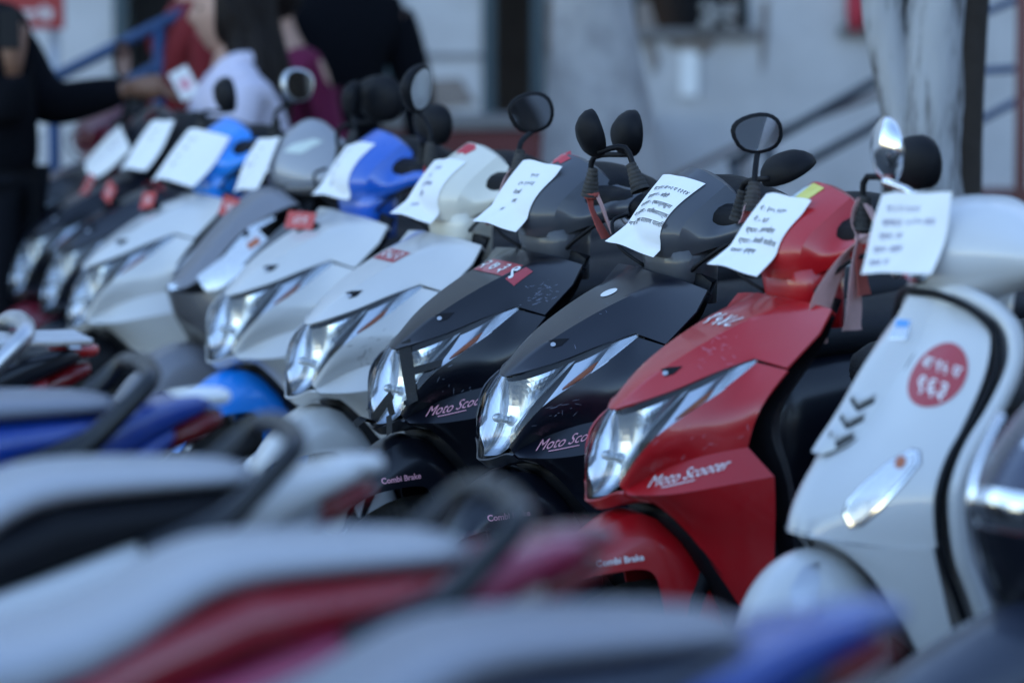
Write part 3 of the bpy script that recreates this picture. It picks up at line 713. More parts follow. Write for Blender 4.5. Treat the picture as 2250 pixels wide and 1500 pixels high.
# black tape crossed over the lamp of the third scooter
def tape_bands():
    T = bvh(CACHE['LENS']); D = []
    for (org, w, h, ang) in (((-.03, .075, .69), .030, .150, .55), ((-.055, .105, .70), .085, .020, .35), ((.004, .02, .60), .020, .10, -.75), ((.0, .065, .60), .018, .09, .45)):
        V, F = rect2d(w, h, 8, 16); c, s_ = math.cos(ang), math.sin(ang)
        me = decal('tape', ([(x * c - y * s_, x * s_ + y * c) for x, y in V], F), T, org, (-.45, 1, 0), (-.5, 0, .8), .0016)
        D.append(([v.co.copy() for v in me.vertices], [tuple(p.vertices) for p in me.polygons]))
    return to_mesh('tape', *join_data(*D))
obj('tape', tape_bands(), PLASTG, l3)

# stickers on the cowls
def cowl_patch(hb, pts, org, m, name, Ud=(0, 1, 0), Wd=(-.62, 0, .78), lift=.0012):
    return obj(name, decal(name, poly2d(pts), bvh(CACHE['HB']), org, Ud, Wd, lift), m, hb)
BLOB = [(.03, .006), (.018, .022), (.004, .018), (-.008, .026), (-.022, .012), (-.016, 0), (-.028, -.012), (-.012, -.010), (-.004, -.022), (.008, -.012), (.022, -.016)]
LRED = mat('faded red print', (.52, .04, .06), .5)
cowl_patch(h4, BLOB, (-.415, .01, 1.085), LRED, 'red_sticker')
cowl_patch(h3, BLOB, (-.42, .0, 1.09), LRED, 'red_sticker')
cowl_patch(rh, [(-.045, -.03), (-.045, .012), (.0, .018), (.0, -.03)], (-.415, .0, 1.082), ICEB, 'sticker_photo')
cowl_patch(rh, [(.0, -.03), (.0, .018), (.040, .014), (.036, -.03)], (-.415, .0, 1.082), YELL, 'sticker_panel', lift=.0015)

# ---- note sheets
MW = lambda o: o.matrix_world.copy()
bpy.context.view_layer.update()
T1 = [('सवारी नं : बा ७२ प १३१४', .012), ('ब्लाइन्ड नं :- सोही', .012), ('जाने स्थान :- एकान्तकुना', .008), ('आउने स्थान :- नयाँबसपार्क', .004), ('चालक :- पूर्ण नारायण पालिखे', .002)]
paper(MW(s2), 'note sheet with five sharp lines of print on the dark grey cowl', T1, dict(w=.132, h=.172, c=(-.383, -.004, 1.018), k=1.3, phi=.09, curl=.02, ts=.92))
T2 = [('नं : ३७५ ९६१७', .02), ('नं :- सात', .02), ('स्थान :- लगनखेल', .015), ('स्थान :- नेपाली कलेज', .012), ('चालक :- कृष्ण', .01)]
paper(MW(red), 'white note sheet on the red handlebar cowl, its lower corner bent out', T2, dict(w=.128, h=.165, c=(-.352, -.008, 1.018), k=1.3, phi=.09, curl=.02), ink=INK)
paper(MW(s3), 'narrow white note sheet on the dark cowl of the taped black scooter', [('९७२१', .06), ('८७ प १०२३', .04), ('नेपाली', .04), ('राम', .06), ('घर', .04)], dict(w=.13, h=.165, c=(-.362, -.022, 1.024), k=1.3, phi=.10, curl=.02))
paper(MW(s4), 'white note sheet on the cream cowl, under the red sticker', [('९७२१', .06), ('१३', .06), ('स्थान नेपाल', .04), ('कलेज', .05), ('राम घर', .03)], dict(w=.135, h=.155, c=(-.372, -.016, 1.003), k=1.3, phi=.09, curl=.02), ink=mat('violet ink', (.1, .09, .25), .7))
paper(MW(s5), 'white note sheet on the royal blue cowl beside the crossed mirrors', [('७५', .05), ('नं', .05), ('राम', .05), ('घर', .04), ('सात', .04)], dict(w=.125, h=.15, c=(-.382, -.012, 1.007), k=1.3, phi=.0, curl=.01), ink=mat('violet ink', (.1, .09, .25), .7))
paper(MW(s7), 'large white note sheet on the sky blue cowl', [('७५ नं', .05), ('राम', .05), ('घर', .04), ('सात', .04)], dict(w=.185, h=.165, c=(-.345, .02, 1.0), k=2, phi=.05, curl=.0, lift=.02), ink=INKP, size=.016)
paper(MW(s8), 'white note sheet left of the sky blue cowl, leaning right', [('७५ नं', .05), ('राम', .05)], dict(w=.13, h=.165, c=(-.325, .0, 1.005), k=2, phi=-.1, curl=0, lift=.02), ink=INKP, size=.016)
paper(MW(s9), 'white note sheet turned like a diamond, beside the red ribbon bow', [('७५ नं', .05), ('राम', .05)], dict(w=.15, h=.15, c=(-.315, 0, .958), k=1, phi=.55, curl=0, lift=.02), ink=INKP, size=.016)
paper(MW(s10), 'white note sheet hanging by a corner from the dark maroon cowl', [], dict(w=.10, h=.13, c=(-.235, -.01, 1.015), k=1, phi=.5, curl=.02, lift=.02), ink=INKP)

# ---- ribbons on the mirror stems
ribbon('long pink ribbon knotted on the mirror stem between the red and white scooters', MW(red), (-.43, .18, 1.02),
       [[(-.428, .18, 1.09), (-.415, .172, 1.05), (-.42, .18, 1.02), (-.41, .185, .97), (-.405, .19, .90), (-.40, .188, .865)],
        [(-.43, .19, 1.08), (-.44, .20, 1.04), (-.425, .185, 1.02), (-.40, .16, .98), (-.37, .15, .92), (-.36, .14, .86), (-.355, .138, .84)]], RIBP, .03)
ribbon('short red strip hanging beside the long pink ribbon', MW(red), (-.43, .18, 1.02), [[(-.43, .185, 1.015), (-.418, .19, .97), (-.415, .20, .925)]], RIBB, .035, knot=False)
ribbon('pink cloth wrapped round the boot of the red scooter far mirror', MW(red), (-.452, -.18, 1.055), [[(-.452, -.18, 1.07), (-.435, -.175, 1.05), (-.43, -.18, 1.03)]], RIBP, .03)
ribbon('red and white ribbon hanging from the mirror boot left of the crossed mirrors', MW(s3), (-.385, .18, 1.04), [[(-.385, .18, 1.06), (-.38, .185, 1.02), (-.385, .20, .985), (-.40, .21, .955)]], RIBB, .026)
ribbon('white ribbon tail beside the red one under the crossed mirrors', MW(s3), (-.385, .18, 1.04), [[(-.39, .19, 1.045), (-.40, .20, 1.01), (-.41, .215, .965)]], RIBP, .012, knot=False)
ribbon('red and pale ribbon tied to the mirror of the taped black scooter', MW(s3), (-.465, -.17, 1.06), [[(-.46, -.17, 1.07), (-.44, -.175, 1.05), (-.425, -.19, .99), (-.415, -.2, .95)]], RIBP, .02)
ribbon('red ribbon round the mirror stem behind the cream cowl', MW(s4), (-.47, -.17, 1.05), [[(-.47, -.17, 1.06), (-.45, -.16, 1.04), (-.44, -.14, 1.03)]], LRED, .02)
ribbon('red ribbon behind the royal blue cowl', MW(s5), (-.50, -.17, 1.055), [[(-.50, -.17, 1.06), (-.48, -.17, 1.03), (-.47, -.18, .99)]], LRED, .03)
ribbon('bright red ribbon bow between the maroon cowl and the note sheets', MW(s9), (-.42, .0, 1.04), [[(-.42, -.06, 1.06), (-.41, -.02, 1.03), (-.42, .02, 1.05), (-.43, .07, 1.09)], [(-.42, -.05, 1.02), (-.41, 0, 1.04), (-.43, .05, 1.06)]], LRED, .035)
ribbon('red ribbon under the tilted note sheets', MW(s8), (-.36, .02, .95), [[(-.33, -.04, .90), (-.33, .0, .915), (-.34, .05, .905), (-.35, .09, .895)]], LRED, .03, knot=False)
# ------------------------------------------------------------------ white rounded scooter at the right
def rootat(name, label, cat, x, y, a, roll=0, group=None):
    rz = math.atan2(-math.cos(R(a)), -math.sin(R(a)))
    r = empty(name, label, cat, (x, y, 0), (-R(roll), 0, rz), group); return r
ves = rootat('scooter', 'white rounded scooter with a chrome mirror, round red sticker and chevron vents', 'scooter', .4257, 5.934, 70, 0, GR)
VF = [
 [(-.212,0,.963),(-.245,.045,.957),(-.262,.100,.950),(-.272,.135,.940)],
 [(-.185,0,.912),(-.225,.046,.908),(-.243,.120,.910),(-.258,.180,.905)],
 [(-.140,0,.866),(-.190,.047,.860),(-.203,.120,.855),(-.237,.195,.850)],
 [(-.100,0,.795),(-.150,.047,.797),(-.168,.125,.790),(-.202,.202,.790)],
 [(-.058,0,.745),(-.108,.045,.738),(-.138,.125,.735),(-.170,.206,.735)],
 [(-.023,0,.685),(-.058,.046,.682),(-.108,.122,.683),(-.149,.209,.685)],
 [(-.004,0,.635),(-.028,.046,.632),(-.092,.118,.630),(-.149,.208,.635)],
 [(-.001,0,.608),(-.022,.046,.604),(-.088,.112,.588),(-.156,.205,.598)]]
VF = [[(x + (.018 if j == 2 and 1 <= i <= 5 else .006 if j == 2 and i == 6 else -.006 if j == 3 else 0), y, z) for j, (x, y, z) in enumerate(r_)] for i, r_ in enumerate(VF)]
VL = [
 [(-.022,.046,.604),(-.055,.080,.595),(-.088,.112,.588),(-.156,.205,.598)],
 [(-.068,.085,.585),(-.098,.115,.562),(-.130,.160,.552),(-.170,.203,.545)],
 [(-.112,.120,.530),(-.130,.140,.506),(-.155,.165,.492),(-.188,.200,.480)],
 [(-.150,.140,.460),(-.165,.155,.436),(-.180,.175,.422),(-.207,.196,.410)],
 [(-.195,.150,.360),(-.205,.160,.350),(-.22,.175,.345),(-.245,.190,.335)],
 [(-.26,.15,.28),(-.27,.16,.275),(-.285,.175,.27),(-.31,.185,.265)]]
VW = paint('ivory white paint', (.58, .585, .59), dust=.04)
fp = obj('front_panel', grid('front_panel', VF, solid=.004), VW, ves)
vl = obj('lower_panel', half2('lower_panel', VL, solid=.004), VW, ves)
obj('wheel_arch', grid('wheel_arch', [[(-.001,0,.606),(-.022,.046,.602),(-.088,.112,.586)], [(-.05,0,.60),(-.06,.05,.595),(-.095,.10,.57)], [(-.16,0,.56),(-.16,.06,.55),(-.15,.11,.51)]], solid=.004), VW, ves)
tv = bvh(fp.data)
def vdec(name, d2, org, U, W, m, lift=.001, parent=fp): return obj(name, decal(name, d2, tv, org, U, W, lift), m, parent)
# horn cover: raised centre strip with seams and chevron vents
hc = []
for (x, z, w, dx) in ((-.212, .961, .042, .034), (-.187, .914, .046, .040), (-.140, .866, .048, .048), (-.100, .797, .047, .048), (-.078, .765, .044, .046), (-.058, .738, .034, .032), (-.050, .722, .015, .010)):
    hc.append([(x + .008, 0, z + .004), (x + .004 - dx * .35, w * .55, z + .004), (x + .002 - dx, w, z)])
hcv = obj('horn_cover', grid('horn_cover', hc, solid=.006), VW, ves)
th = bvh(hcv.data)
for k in range(3):
    z = .800 - k * .027; x = -.100 + k * .018
    ch = [(-.018, .012), (-.003, -.003), (.020, .015), (.020, .006), (-.003, -.013), (-.018, .003)]
    obj('vent_slot', decal('vent_slot', (ch, [(0, 1, 4, 5), (1, 2, 3, 4)]), th, (x - .016, .026, z), (-.75, 1, 0), (-.6, 0, .75), .0012), DARK, hcv)
    lv = [(-.019, .016), (-.011, .010), (-.003, .003), (.008, .010), (.021, .020)]
    m_ = decal('tmp', (lv, []), th, (x - .016, .026, z), (-.75, 1, 0), (-.6, 0, .75), .003)
    obj('vent_louvre', to_mesh('vent_louvre', *tube_data([v.co.copy() for v in m_.vertices], [.0015, .003, .0034, .003, .0015], 8)), VW, hcv)
SEAM = mat('panel seam', (.05, .05, .05), .8)
for s_ in (1, -1): obj('panel_seam', tube('panel_seam', [(r_[2][0] - .001, r_[2][1] * s_ + .002 * s_, r_[2][2]) for r_ in hc], .0018, 6), SEAM, fp)
bd = obj('badge', to_mesh('badge', *box_data(-.001, .004, -.016, .016, -.02, .02), smooth=False, bev=.002), SILVER, hcv, loc=(-.190, .016, .914), rot=(0, R(-35), R(35)))
obj('badge_field', to_mesh('badge_field', *box_data(.0042, .005, -.011, .011, .002, .015), smooth=False), paint('badge blue', (.1, .35, .75)), bd)
sk = vdec('round_sticker', disc2d(.056), (-.200, .122, .852), (-.42, 1, 0), (-.5, 0, .8), STRED)
vdec('sticker_text', join_data(([(x, y + .014) for x, y in text2d('बा ९५ प', .027, bold=.0004)[0]], text2d('बा ९५ प', .027, bold=.0004)[1]),
                               ([(x + .004, y - .022) for x, y in text2d('९६३', .042, bold=.0005)[0]], text2d('९६३', .042, bold=.0005)[1])), (-.200, .122, .852), (-.42, 1, -.22), (-.5, 0, .8), STWHT, .0018, sk)
ind = [(-.012, -.072), (.008, -.078), (.019, -.062), (.025, -.02), (.026, .03), (.022, .066), (.008, .076), (-.004, .068), (-.016, .03), (-.021, -.02), (-.020, -.055)]
vi = vdec('indicator', poly2d([(a * 1.1, b * 1.04) for a, b in ind]), (-.115, .118, .685), (-.5, 1, -.9), (-.07, .082, .113), CHROME, .002)
vdec('indicator_lens', poly2d([(a * .90, b * .95) for a, b in ind]), (-.115, .118, .685), (-.5, 1, -.9), (-.07, .082, .113), mat('frosted lens', (.70, .73, .78), .15, .3, .6, var=.35, vscale=60), .004, vi)
vdec('amber_bulb', disc2d(.010, 14, 2), (-.137, .140, .722), (-.5, 1, -.9), (-.07, .082, .113), AMBER, .005, vi)
vdec('indicator_gasket', poly2d([(a * 1.2, b * 1.08) for a, b in ind]), (-.115, .118, .685), (-.5, 1, -.9), (-.07, .082, .113), GREY, .0012, vi)
rimp = [(-.228, .0, .980), (-.245, .06, .975), (-.268, .13, .958), (-.284, .180, .925), (-.278, .203, .872), (-.240, .214, .806), (-.200, .219, .752), (-.178, .221, .705), (-.172, .220, .660), (-.184, .216, .585), (-.210, .211, .525), (-.245, .203, .440), (-.28, .195, .36), (-.33, .188, .26)]
def sym(p): return [(x, -y, z) for x, y, z in reversed(p) if y > 1e-6] + p
gp_ = [(x + .014, y - .008, z - .004) for x, y, z in rimp]; gp_[0] = (-.218, 0, .972)
obj('edge_gasket', tube('edge_gasket', sym(gp_), .0065, 8), PLAST, ves)
obj('shield_edge', tube('shield_edge', sym([(x - .012, y + .004, z + .001) if y else (x - .012, 0, z + .001) for x, y, z in rimp]), .014, 8), VW, ves)
VS = [[(-.27,0,.965),(-.29,.10,.955),(-.315,.18,.915)],[(-.31,0,.87),(-.32,.12,.87),(-.300,.206,.868)],[(-.32,0,.75),(-.32,.12,.75),(-.222,.220,.752)],[(-.33,0,.66),(-.32,.12,.66),(-.195,.222,.66)],[(-.35,0,.54),(-.33,.12,.54),(-.225,.212,.53)],[(-.38,0,.40),(-.36,.12,.40),(-.275,.20,.40)],[(-.42,0,.27),(-.40,.12,.27),(-.34,.19,.26)]]
obj('inner_shield', grid('inner_shield', VS, solid=.012, sub=1), GREY2, ves)
# fender
def ell(name, c, r, e, zc, n=28, m=14, x0=None):
    V = []; F = []
    for j in range(m + 1):
        t = math.pi * .5 * j / m * 1.0
        for i in range(n):
            u = 2 * math.pi * i / n; s = math.sin(t); 
            V.append((c[0] + r[0] * s * math.copysign(abs(math.cos(u)) ** (2 / e), math.cos(u)), c[1] + r[1] * s * math.copysign(abs(math.sin(u)) ** (2 / e), math.sin(u)), c[2] + r[2] * math.cos(t)))
    V += [(v[0] * 1, v[1] * 1, v[2] - zc) for v in V[-n:]]
    m += 1
    for j in range(m):
        for i in range(n): F.append((j * n + i, j * n + (i + 1) % n, (j + 1) * n + (i + 1) % n, (j + 1) * n + i))
    return to_mesh(name, V, F, solid=.003)
vf = obj('front_fender', ell('front_fender', (-.048, 0, .390), (.130, .106, .184), 2.2, .08), VW, ves)
tfv = bvh(vf.data)
leaf = [(-.012, -.055), (.0, -.052), (.014, -.02), (.016, .02), (.008, .052), (-.004, .03), (-.012, -.01)]
obj('fender_ornament', decal('fender_ornament', poly2d([(a * 1.15, b * 1.05) for a, b in leaf]), tfv, (.0, .065, .525), (-.45, .9, .3), (-.75, -.2, .55), .003), SATIN, vf)
# headset, mirror, paper
VH = [[(-.47,0,1.118),(-.42,0,1.122),(-.36,0,1.108),(-.315,0,1.085),(-.295,0,1.040),(-.305,0,.995),(-.345,0,.955),(-.40,0,.945)],
      [(-.47,.05,1.116),(-.42,.05,1.118),(-.365,.05,1.103),(-.325,.05,1.078),(-.305,.05,1.038),(-.315,.05,.995),(-.35,.05,.957),(-.40,.05,.945)],
      [(-.475,.095,1.100),(-.43,.095,1.104),(-.395,.095,1.088),(-.36,.095,1.066),(-.345,.09,1.035),(-.35,.09,1.0),(-.375,.085,.968),(-.41,.08,.955)],
      [(-.485,.16,1.066),(-.455,.16,1.070),(-.43,.16,1.062),(-.41,.16,1.050),(-.40,.155,1.03),(-.405,.15,1.01),(-.42,.145,.992),(-.445,.14,.985)],
      [(-.50,.225,1.045),(-.48,.225,1.050),(-.465,.225,1.045),(-.45,.225,1.036),(-.445,.22,1.024),(-.448,.22,1.012),(-.458,.22,1.003),(-.475,.22,1.0)]]
VH = [[(x + .10, y, z + .003) for x, y, z in c] for c in VH]
vh = obj('headset', grid('headset', tr(VH), solid=.004), VW, ves)
obj('rear_headset', loft('rear_headset', [(-.45, 0, 1.03, .06, .03), (-.41, 0, 1.045, .13, .05), (-.36, 0, 1.04, .15, .055)], 20), PLAST, vh)
hl = obj('headlamp', loft('headlamp', [(-.27, 0, 1.04, .062, .056, 2), (-.222, 0, 1.036, .060, .054, 2), (-.212, 0, 1.034, .05, .045, 2)], 24), REFL, vh)
obj('neck', loft('neck', [(.90, -.31, 0, .06, .07, 2.4), (.93, -.31, 0, .065, .075), (.975, -.30, 0, .075, .095)], 20, 'z'), VW, ves)
mirror(ves, -1, (-.300, -.14, 1.07), (-.290, -.155, 1.115), (-.270, -.195, 1.186), (-1, .05, .08), (.055, .055), chrome=True, q=False)
for s in (1, -1): 
    gp = obj('grip', to_mesh('grip', *tube_data([(-.385, s * .23, 1.022), (-.40, s * .34, 1.01)], .018, 12)), PLASTG, ves)
    obj('brake_lever', to_mesh('brake_lever', *join_data(tube_data(smoothpath([(-.34, s * .18, 1.005), (-.32, s * .24, .99), (-.35, s * .335, .975)]), [.007] * 9, 8), sphere_data((-.352, s * .34, .974), .010))), SATIN, gp)
obj('floorboard', loft('floorboard', [(-.28, 0, .26, .19, .03), (-.5, 0, .25, .19, .03), (-.85, 0, .27, .17, .04)], 20, ex=5), VW, ves)
rb = obj('rear_body', loft('rear_body', [(-.80, 0, .45, .12, .17), (-.90, 0, .50, .18, .21), (-1.15, 0, .50, .23, .22), (-1.45, 0, .52, .21, .19), (-1.65, 0, .58, .12, .12), (-1.70, 0, .60, .05, .05)], 24, sub=1), VW, ves)
obj('seat', loft('seat', [(-.79, 0, .73, .07, .03), (-.84, 0, .75, .13, .05), (-1.1, 0, .765, .155, .055), (-1.3, 0, .78, .15, .055), (-1.55, 0, .785, .11, .04)], 22, sub=1), SEAT, ves)
wheel(ves, (-.06, 0, .235), .232, .05, key='v'); wheel(ves, (-1.35, 0, .235), .232, .052, key='vr')
bpy.context.view_layer.update()
paper(MW(ves), 'white note sheet on the white rounded scooter, right of the chrome mirror', [('गा ३ प २५७४१', .03), ('ब्लाइन्ड : ५० नं ७५ सात', .025), ('स्थान : राम', .022), ('स्थान : आश्रम', .015), ('चालक : घर', .012)],
      dict(w=.170, h=.132, c=(-.208, -.002, 1.062), k=.6, phi=-.06, curl=.0, lift=.006, dir=(.33, -.944), q=0, sh=-.24), on=vh.data, ink=mat('faded ink', (.17, .15, .28), .8))

# ------------------------------------------------------------------ grey scooter with bright trims (sixth from the right)
gs = rootat('scooter', 'grey scooter with bright trims beside its lamps, silver cowl with a light strip', 'scooter', -.847, 9.464, 64, 0, GR)
GU = [[(.0,0,.714),(-.004,.02,.712),(-.012,.045,.706)],[(-.03,0,.742),(-.035,.05,.738),(-.05,.08,.730)],[(-.085,0,.806),(-.09,.05,.802),(-.10,.085,.79)],[(-.15,0,.870),(-.155,.05,.866),(-.16,.085,.85)],[(-.21,0,.920),(-.21,.05,.914),(-.215,.12,.885)],[(-.262,0,.955),(-.262,.06,.945),(-.268,.15,.915)],[(-.29,0,.955),(-.29,.06,.945),(-.29,.15,.912)]]
obj('nose_panel', grid('nose_panel', Q(GU, R(56), R(64)), solid=.004, ccol=(1,)), GREY, gs)
GL = [[(.004,.0,.700),(.0,.05,.695),(-.03,.09,.695),(-.07,.13,.705),(-.17,.165,.82),(-.27,.19,.905)],[(-.012,0,.66),(-.014,.05,.655),(-.035,.10,.650),(-.075,.14,.665),(-.15,.18,.75),(-.25,.205,.84)],[(-.025,0,.63),(-.027,.05,.625),(-.045,.10,.62),(-.075,.14,.61),(-.14,.19,.66),(-.2,.21,.72)],
      [(-.05,0,.61),(-.05,.05,.605),(-.06,.11,.59),(-.08,.14,.57),(-.14,.19,.58),(-.19,.21,.62)],[(-.15,.0,.56),(-.15,.06,.55),(-.15,.13,.50),(-.15,.15,.47),(-.18,.18,.46),(-.21,.2,.46)],[(-.25,0,.4),(-.25,.06,.38),(-.24,.13,.34),(-.24,.15,.33),(-.25,.18,.32),(-.26,.19,.31)]]
obj('front_apron', grid('front_apron', Q(GL, R(56), R(64)), solid=.004, crow=(0,)), mat('dark grey paint', (.085, .085, .095), .36, .2, .4, .05), gs)
def quadstrip(rows, m, name, solid=.004, par=gs, sub=1):
    for s_ in (1, -1): obj(name, grid(name, [[(x, y * s_, z) for x, y, z in r_] for r_ in Q(rows, R(56), R(64))], mirror=False, sub=sub, solid=solid), m, par)
def unused(rows, m, name, solid=.004, par=gs, sub=1): return obj(name, half2(name, Q(rows, R(56), R(64)), sub=sub, solid=solid), m, par)
quadstrip([[(.006,.004,.712),(-.05,.058,.738),(-.11,.083,.786),(-.166,.084,.846)],[(.006,.012,.700),(-.05,.075,.720),(-.11,.10,.766),(-.160,.10,.820)]], SILVER, 'trim')
quadstrip([[(-.175,.086,.858),(-.235,.110,.892)],[(-.170,.105,.838),(-.232,.128,.874)]], SILVER, 'trim')
quadstrip([[(-.03,.085,.738),(-.08,.10,.775),(-.13,.115,.815),(-.18,.125,.855)],[(-.035,.10,.715),(-.08,.125,.748),(-.13,.145,.79),(-.19,.155,.835)],[(-.05,.108,.700),(-.085,.14,.715),(-.13,.158,.765),(-.20,.168,.815)]], mat('frosted lens', (.6, .63, .66), .15), 'lamp_lens')
quadstrip([[(-.150,.128,.815),(-.175,.14,.835)],[(-.150,.142,.803),(-.175,.15,.82)]], AMBER, 'amber_bulb')
GH = [[(-.44,0,1.118),(-.405,0,1.128),(-.36,0,1.105),(-.32,0,1.072),(-.295,0,1.03),(-.285,0,.985),(-.30,0,.955)],
      [(-.44,.05,1.10),(-.41,.05,1.11),(-.37,.05,1.088),(-.335,.05,1.055),(-.31,.05,1.015),(-.30,.05,.975),(-.315,.05,.95)],
      [(-.45,.11,1.06),(-.425,.11,1.065),(-.40,.11,1.045),(-.375,.11,1.02),(-.355,.11,.99),(-.345,.11,.965),(-.355,.1,.945)],
      [(-.46,.16,1.02),(-.44,.165,1.022),(-.42,.165,1.01),(-.40,.165,.995),(-.385,.165,.98),(-.38,.165,.962),(-.385,.155,.95)],
      [(-.475,.21,1.005),(-.455,.215,1.005),(-.44,.215,.998),(-.43,.215,.988),(-.42,.215,.978),(-.418,.215,.968),(-.42,.21,.96)]]
gh = obj('handlebar_cowl', grid('handlebar_cowl', tr(Q(GH, R(56), R(64))), solid=.004), GREY2, gs)
tg = bvh(gh.data)
for s in (1, -1): obj('position_lamp', decal('position_lamp', poly2d([(s * -.03, -.035), (s * .01, -.02), (s * .03, .035), (s * .012, .03), (s * -.018, -.008)]), tg, (-.35, s * .06, 1.04), (0, 1, 0), (-.6, 0, .8), .002), mat('milky lens', (.62, .68, .62), .25, 0, .5), gh)
obj('lower_cowl', loft('lower_cowl', [(-.52, 0, .99, .12, .04), (-.46, 0, .985, .20, .05), (-.40, 0, .965, .19, .045), (-.34, 0, .95, .13, .03), (-.29, 0, .945, .06, .015)], 22), mat('dark grey paint', (.085, .085, .095)), gh)
obj('neck', cached('GNECK', lambda: loft('neck', [(.82, -.38, 0, .06, .07), (.95, -.38, 0, .06, .08)], 18, 'z')), PLAST, gs)
GS = [[(-.30,.18,.90),(-.36,.1,.93),(-.38,0,.93)],[(-.235,.215,.80),(-.33,.1,.8),(-.36,0,.8)],[(-.205,.222,.70),(-.31,.1,.7),(-.36,0,.7)],[(-.205,.215,.60),(-.32,.1,.6),(-.38,0,.6)],[(-.22,.21,.48),(-.36,.1,.45),(-.42,0,.45)],[(-.28,.2,.3),(-.4,.1,.28),(-.48,0,.28)]]
obj('leg_shield', grid('leg_shield', GS, solid=.012, sub=1), PLAST, gs)
obj('front_fender', grid('front_fender', [[(-.19,0,.47),(-.19,.05,.46),(-.19,.082,.42),(-.16,.085,.33)],[(-.10,0,.558),(-.10,.05,.55),(-.10,.082,.51),(-.10,.088,.43)],[(-.03,0,.582),(-.03,.045,.57),(-.035,.078,.53),(-.04,.085,.47)],[(.04,0,.555),(.04,.04,.545),(.04,.07,.51),(.04,.078,.46)],[(.10,0,.50),(.098,.036,.495),(.098,.06,.475),(.10,.07,.445)],[(.15,0,.42),(.147,.03,.42),(.145,.05,.42),(.145,.055,.42)]], solid=.003, ccol=(1,)), GREY, gs)
wheel(gs, (-.08, 0, .215), .213, .045, key='g'); wheel(gs, (-1.33, 0, .205), .203, .047, key='gr')
obj('floorboard', CACHE['FLOOR'], PLAST, gs); obj('rear_body', CACHE['RB'], GREY, gs); obj('seat', CACHE['SEAT'], SEAT, gs); obj('grab_rail', CACHE['GRAB'], SATIN, gs); obj('fork', CACHE['FORK'], PLAST, gs)
for s in (1, -1): obj('grip', CACHE['grip%d' % s], PLASTG, gs)
mirror(gs, 1, (-.385, .18, 1.03), (-.38, .185, 1.10), (-.447, .27, 1.174), (-.95, -.3, .1), (.082, .06))
bpy.context.view_layer.update()
paper(MW(gs), 'narrow white note sheet on the silver cowl of the grey scooter', [('७५', .05), ('नं', .04), ('राम घर', .02)], dict(w=.12, h=.145, c=(-.292, -.05, 1.005), k=2, phi=0, curl=0, lift=.006, dir=(.5, -.866)), on=gh.data, ink=INKP, size=.014)
nplate(gs, gs, '५४', (-.178, -.045, .90), .075, .05, -.1, .2)

# ------------------------------------------------------------------ dark scooter with a chrome nose at the right edge
ds = rootat('scooter', 'dark navy scooter with chrome nose and navy fender at the right edge', 'scooter', .690, 5.2, 58, 0, GR)
NZ = [[(-.13,0,.93),(-.14,.06,.92),(-.16,.12,.90),(-.19,.17,.88)],[(-.06,0,.875),(-.065,.06,.87),(-.09,.12,.855),(-.13,.175,.835)],[(.0,0,.815),(-.005,.05,.812),(-.035,.11,.80),(-.085,.17,.785)],[(.03,0,.765),(.022,.05,.764),(-.008,.11,.758),(-.06,.168,.745)]]
nz = obj('nose_panel', grid('nose_panel', NZ, solid=.004, crow=(3,)), paint('midnight blue paint', (.012, .016, .05), .2), ds)
obj('chrome_band', grid('chrome_band', [[(.034,0,.768),(.026,.05,.767),(-.004,.112,.761),(-.056,.172,.748)],[(.045,0,.742),(.036,.05,.741),(.004,.115,.737),(-.05,.178,.728)],[(.032,0,.712),(.024,.05,.712),(-.006,.115,.708),(-.06,.178,.702)]], solid=.004), CHROME, ds)
obj('front_apron', grid('front_apron', [[(.030,0,.710),(.022,.05,.710),(-.008,.115,.706),(-.062,.178,.70)],[(.02,0,.66),(.012,.05,.66),(-.02,.12,.655),(-.08,.185,.645)],[(-.02,0,.61),(-.03,.05,.605),(-.06,.12,.59),(-.11,.19,.58)],[(-.1,0,.56),(-.11,.05,.555),(-.13,.13,.5),(-.16,.19,.48)],[(-.2,0,.42),(-.2,.06,.4),(-.21,.14,.36),(-.23,.19,.34)]], solid=.004), BLACK2, ds)
obj('chrome_edge', tube('chrome_edge', [(-.02, -.06, .86), (.022, -.055, .80), (.040, -.05, .745), (.030, -.055, .70), (.0, -.065, .63), (-.03, -.07, .60)], .006), CHROME, ds)
tn = bvh(nz.data)
obj('nose_lettering', decal('nose_lettering', text2d('IO8', .10, shear=.3, bold=.003), tn, (-.045, .06, .857), (-.35, 1, 0), (-.6, 0, .7), .0015), SILVER, nz)
obj('front_fender', grid('front_fender', [[(-.16,0,.56),(-.16,.06,.55),(-.16,.105,.50),(-.15,.11,.40)],[(-.06,0,.625),(-.06,.06,.61),(-.06,.105,.56),(-.06,.115,.47)],[(.04,0,.602),(.04,.055,.59),(.04,.10,.55),(.04,.11,.48)],[(.14,0,.555),(.14,.05,.545),(.14,.088,.52),(.14,.10,.47)],[(.21,0,.515),(.21,.04,.51),(.21,.07,.50),(.21,.08,.46)],[(.27,0,.44),(.27,.03,.44),(.265,.05,.44),(.26,.06,.43)]], solid=.004), NAVY, ds)
wheel(ds, (.02, 0, .26), .258, .05, key='d'); wheel(ds, (-1.25, 0, .235), .232, .052, key='dr')
obj('leg_shield', CACHE['SH'], PLAST, ds); obj('floorboard', CACHE['FLOOR'], PLAST, ds); obj('rear_body', CACHE['RB'], NAVY, ds); obj('seat', CACHE['SEAT'], SEAT, ds)
obj('handlebar_cowl', CACHE['HB'], NAVY, ds); obj('rear_cowl', CACHE['HBR'], PLAST, ds); obj('neck', CACHE['NECK'], PLAST, ds); obj('fork', CACHE['FORK'], PLAST, ds)
for s in (1, -1): obj('grip', CACHE['grip%d' % s], PLASTG, ds)
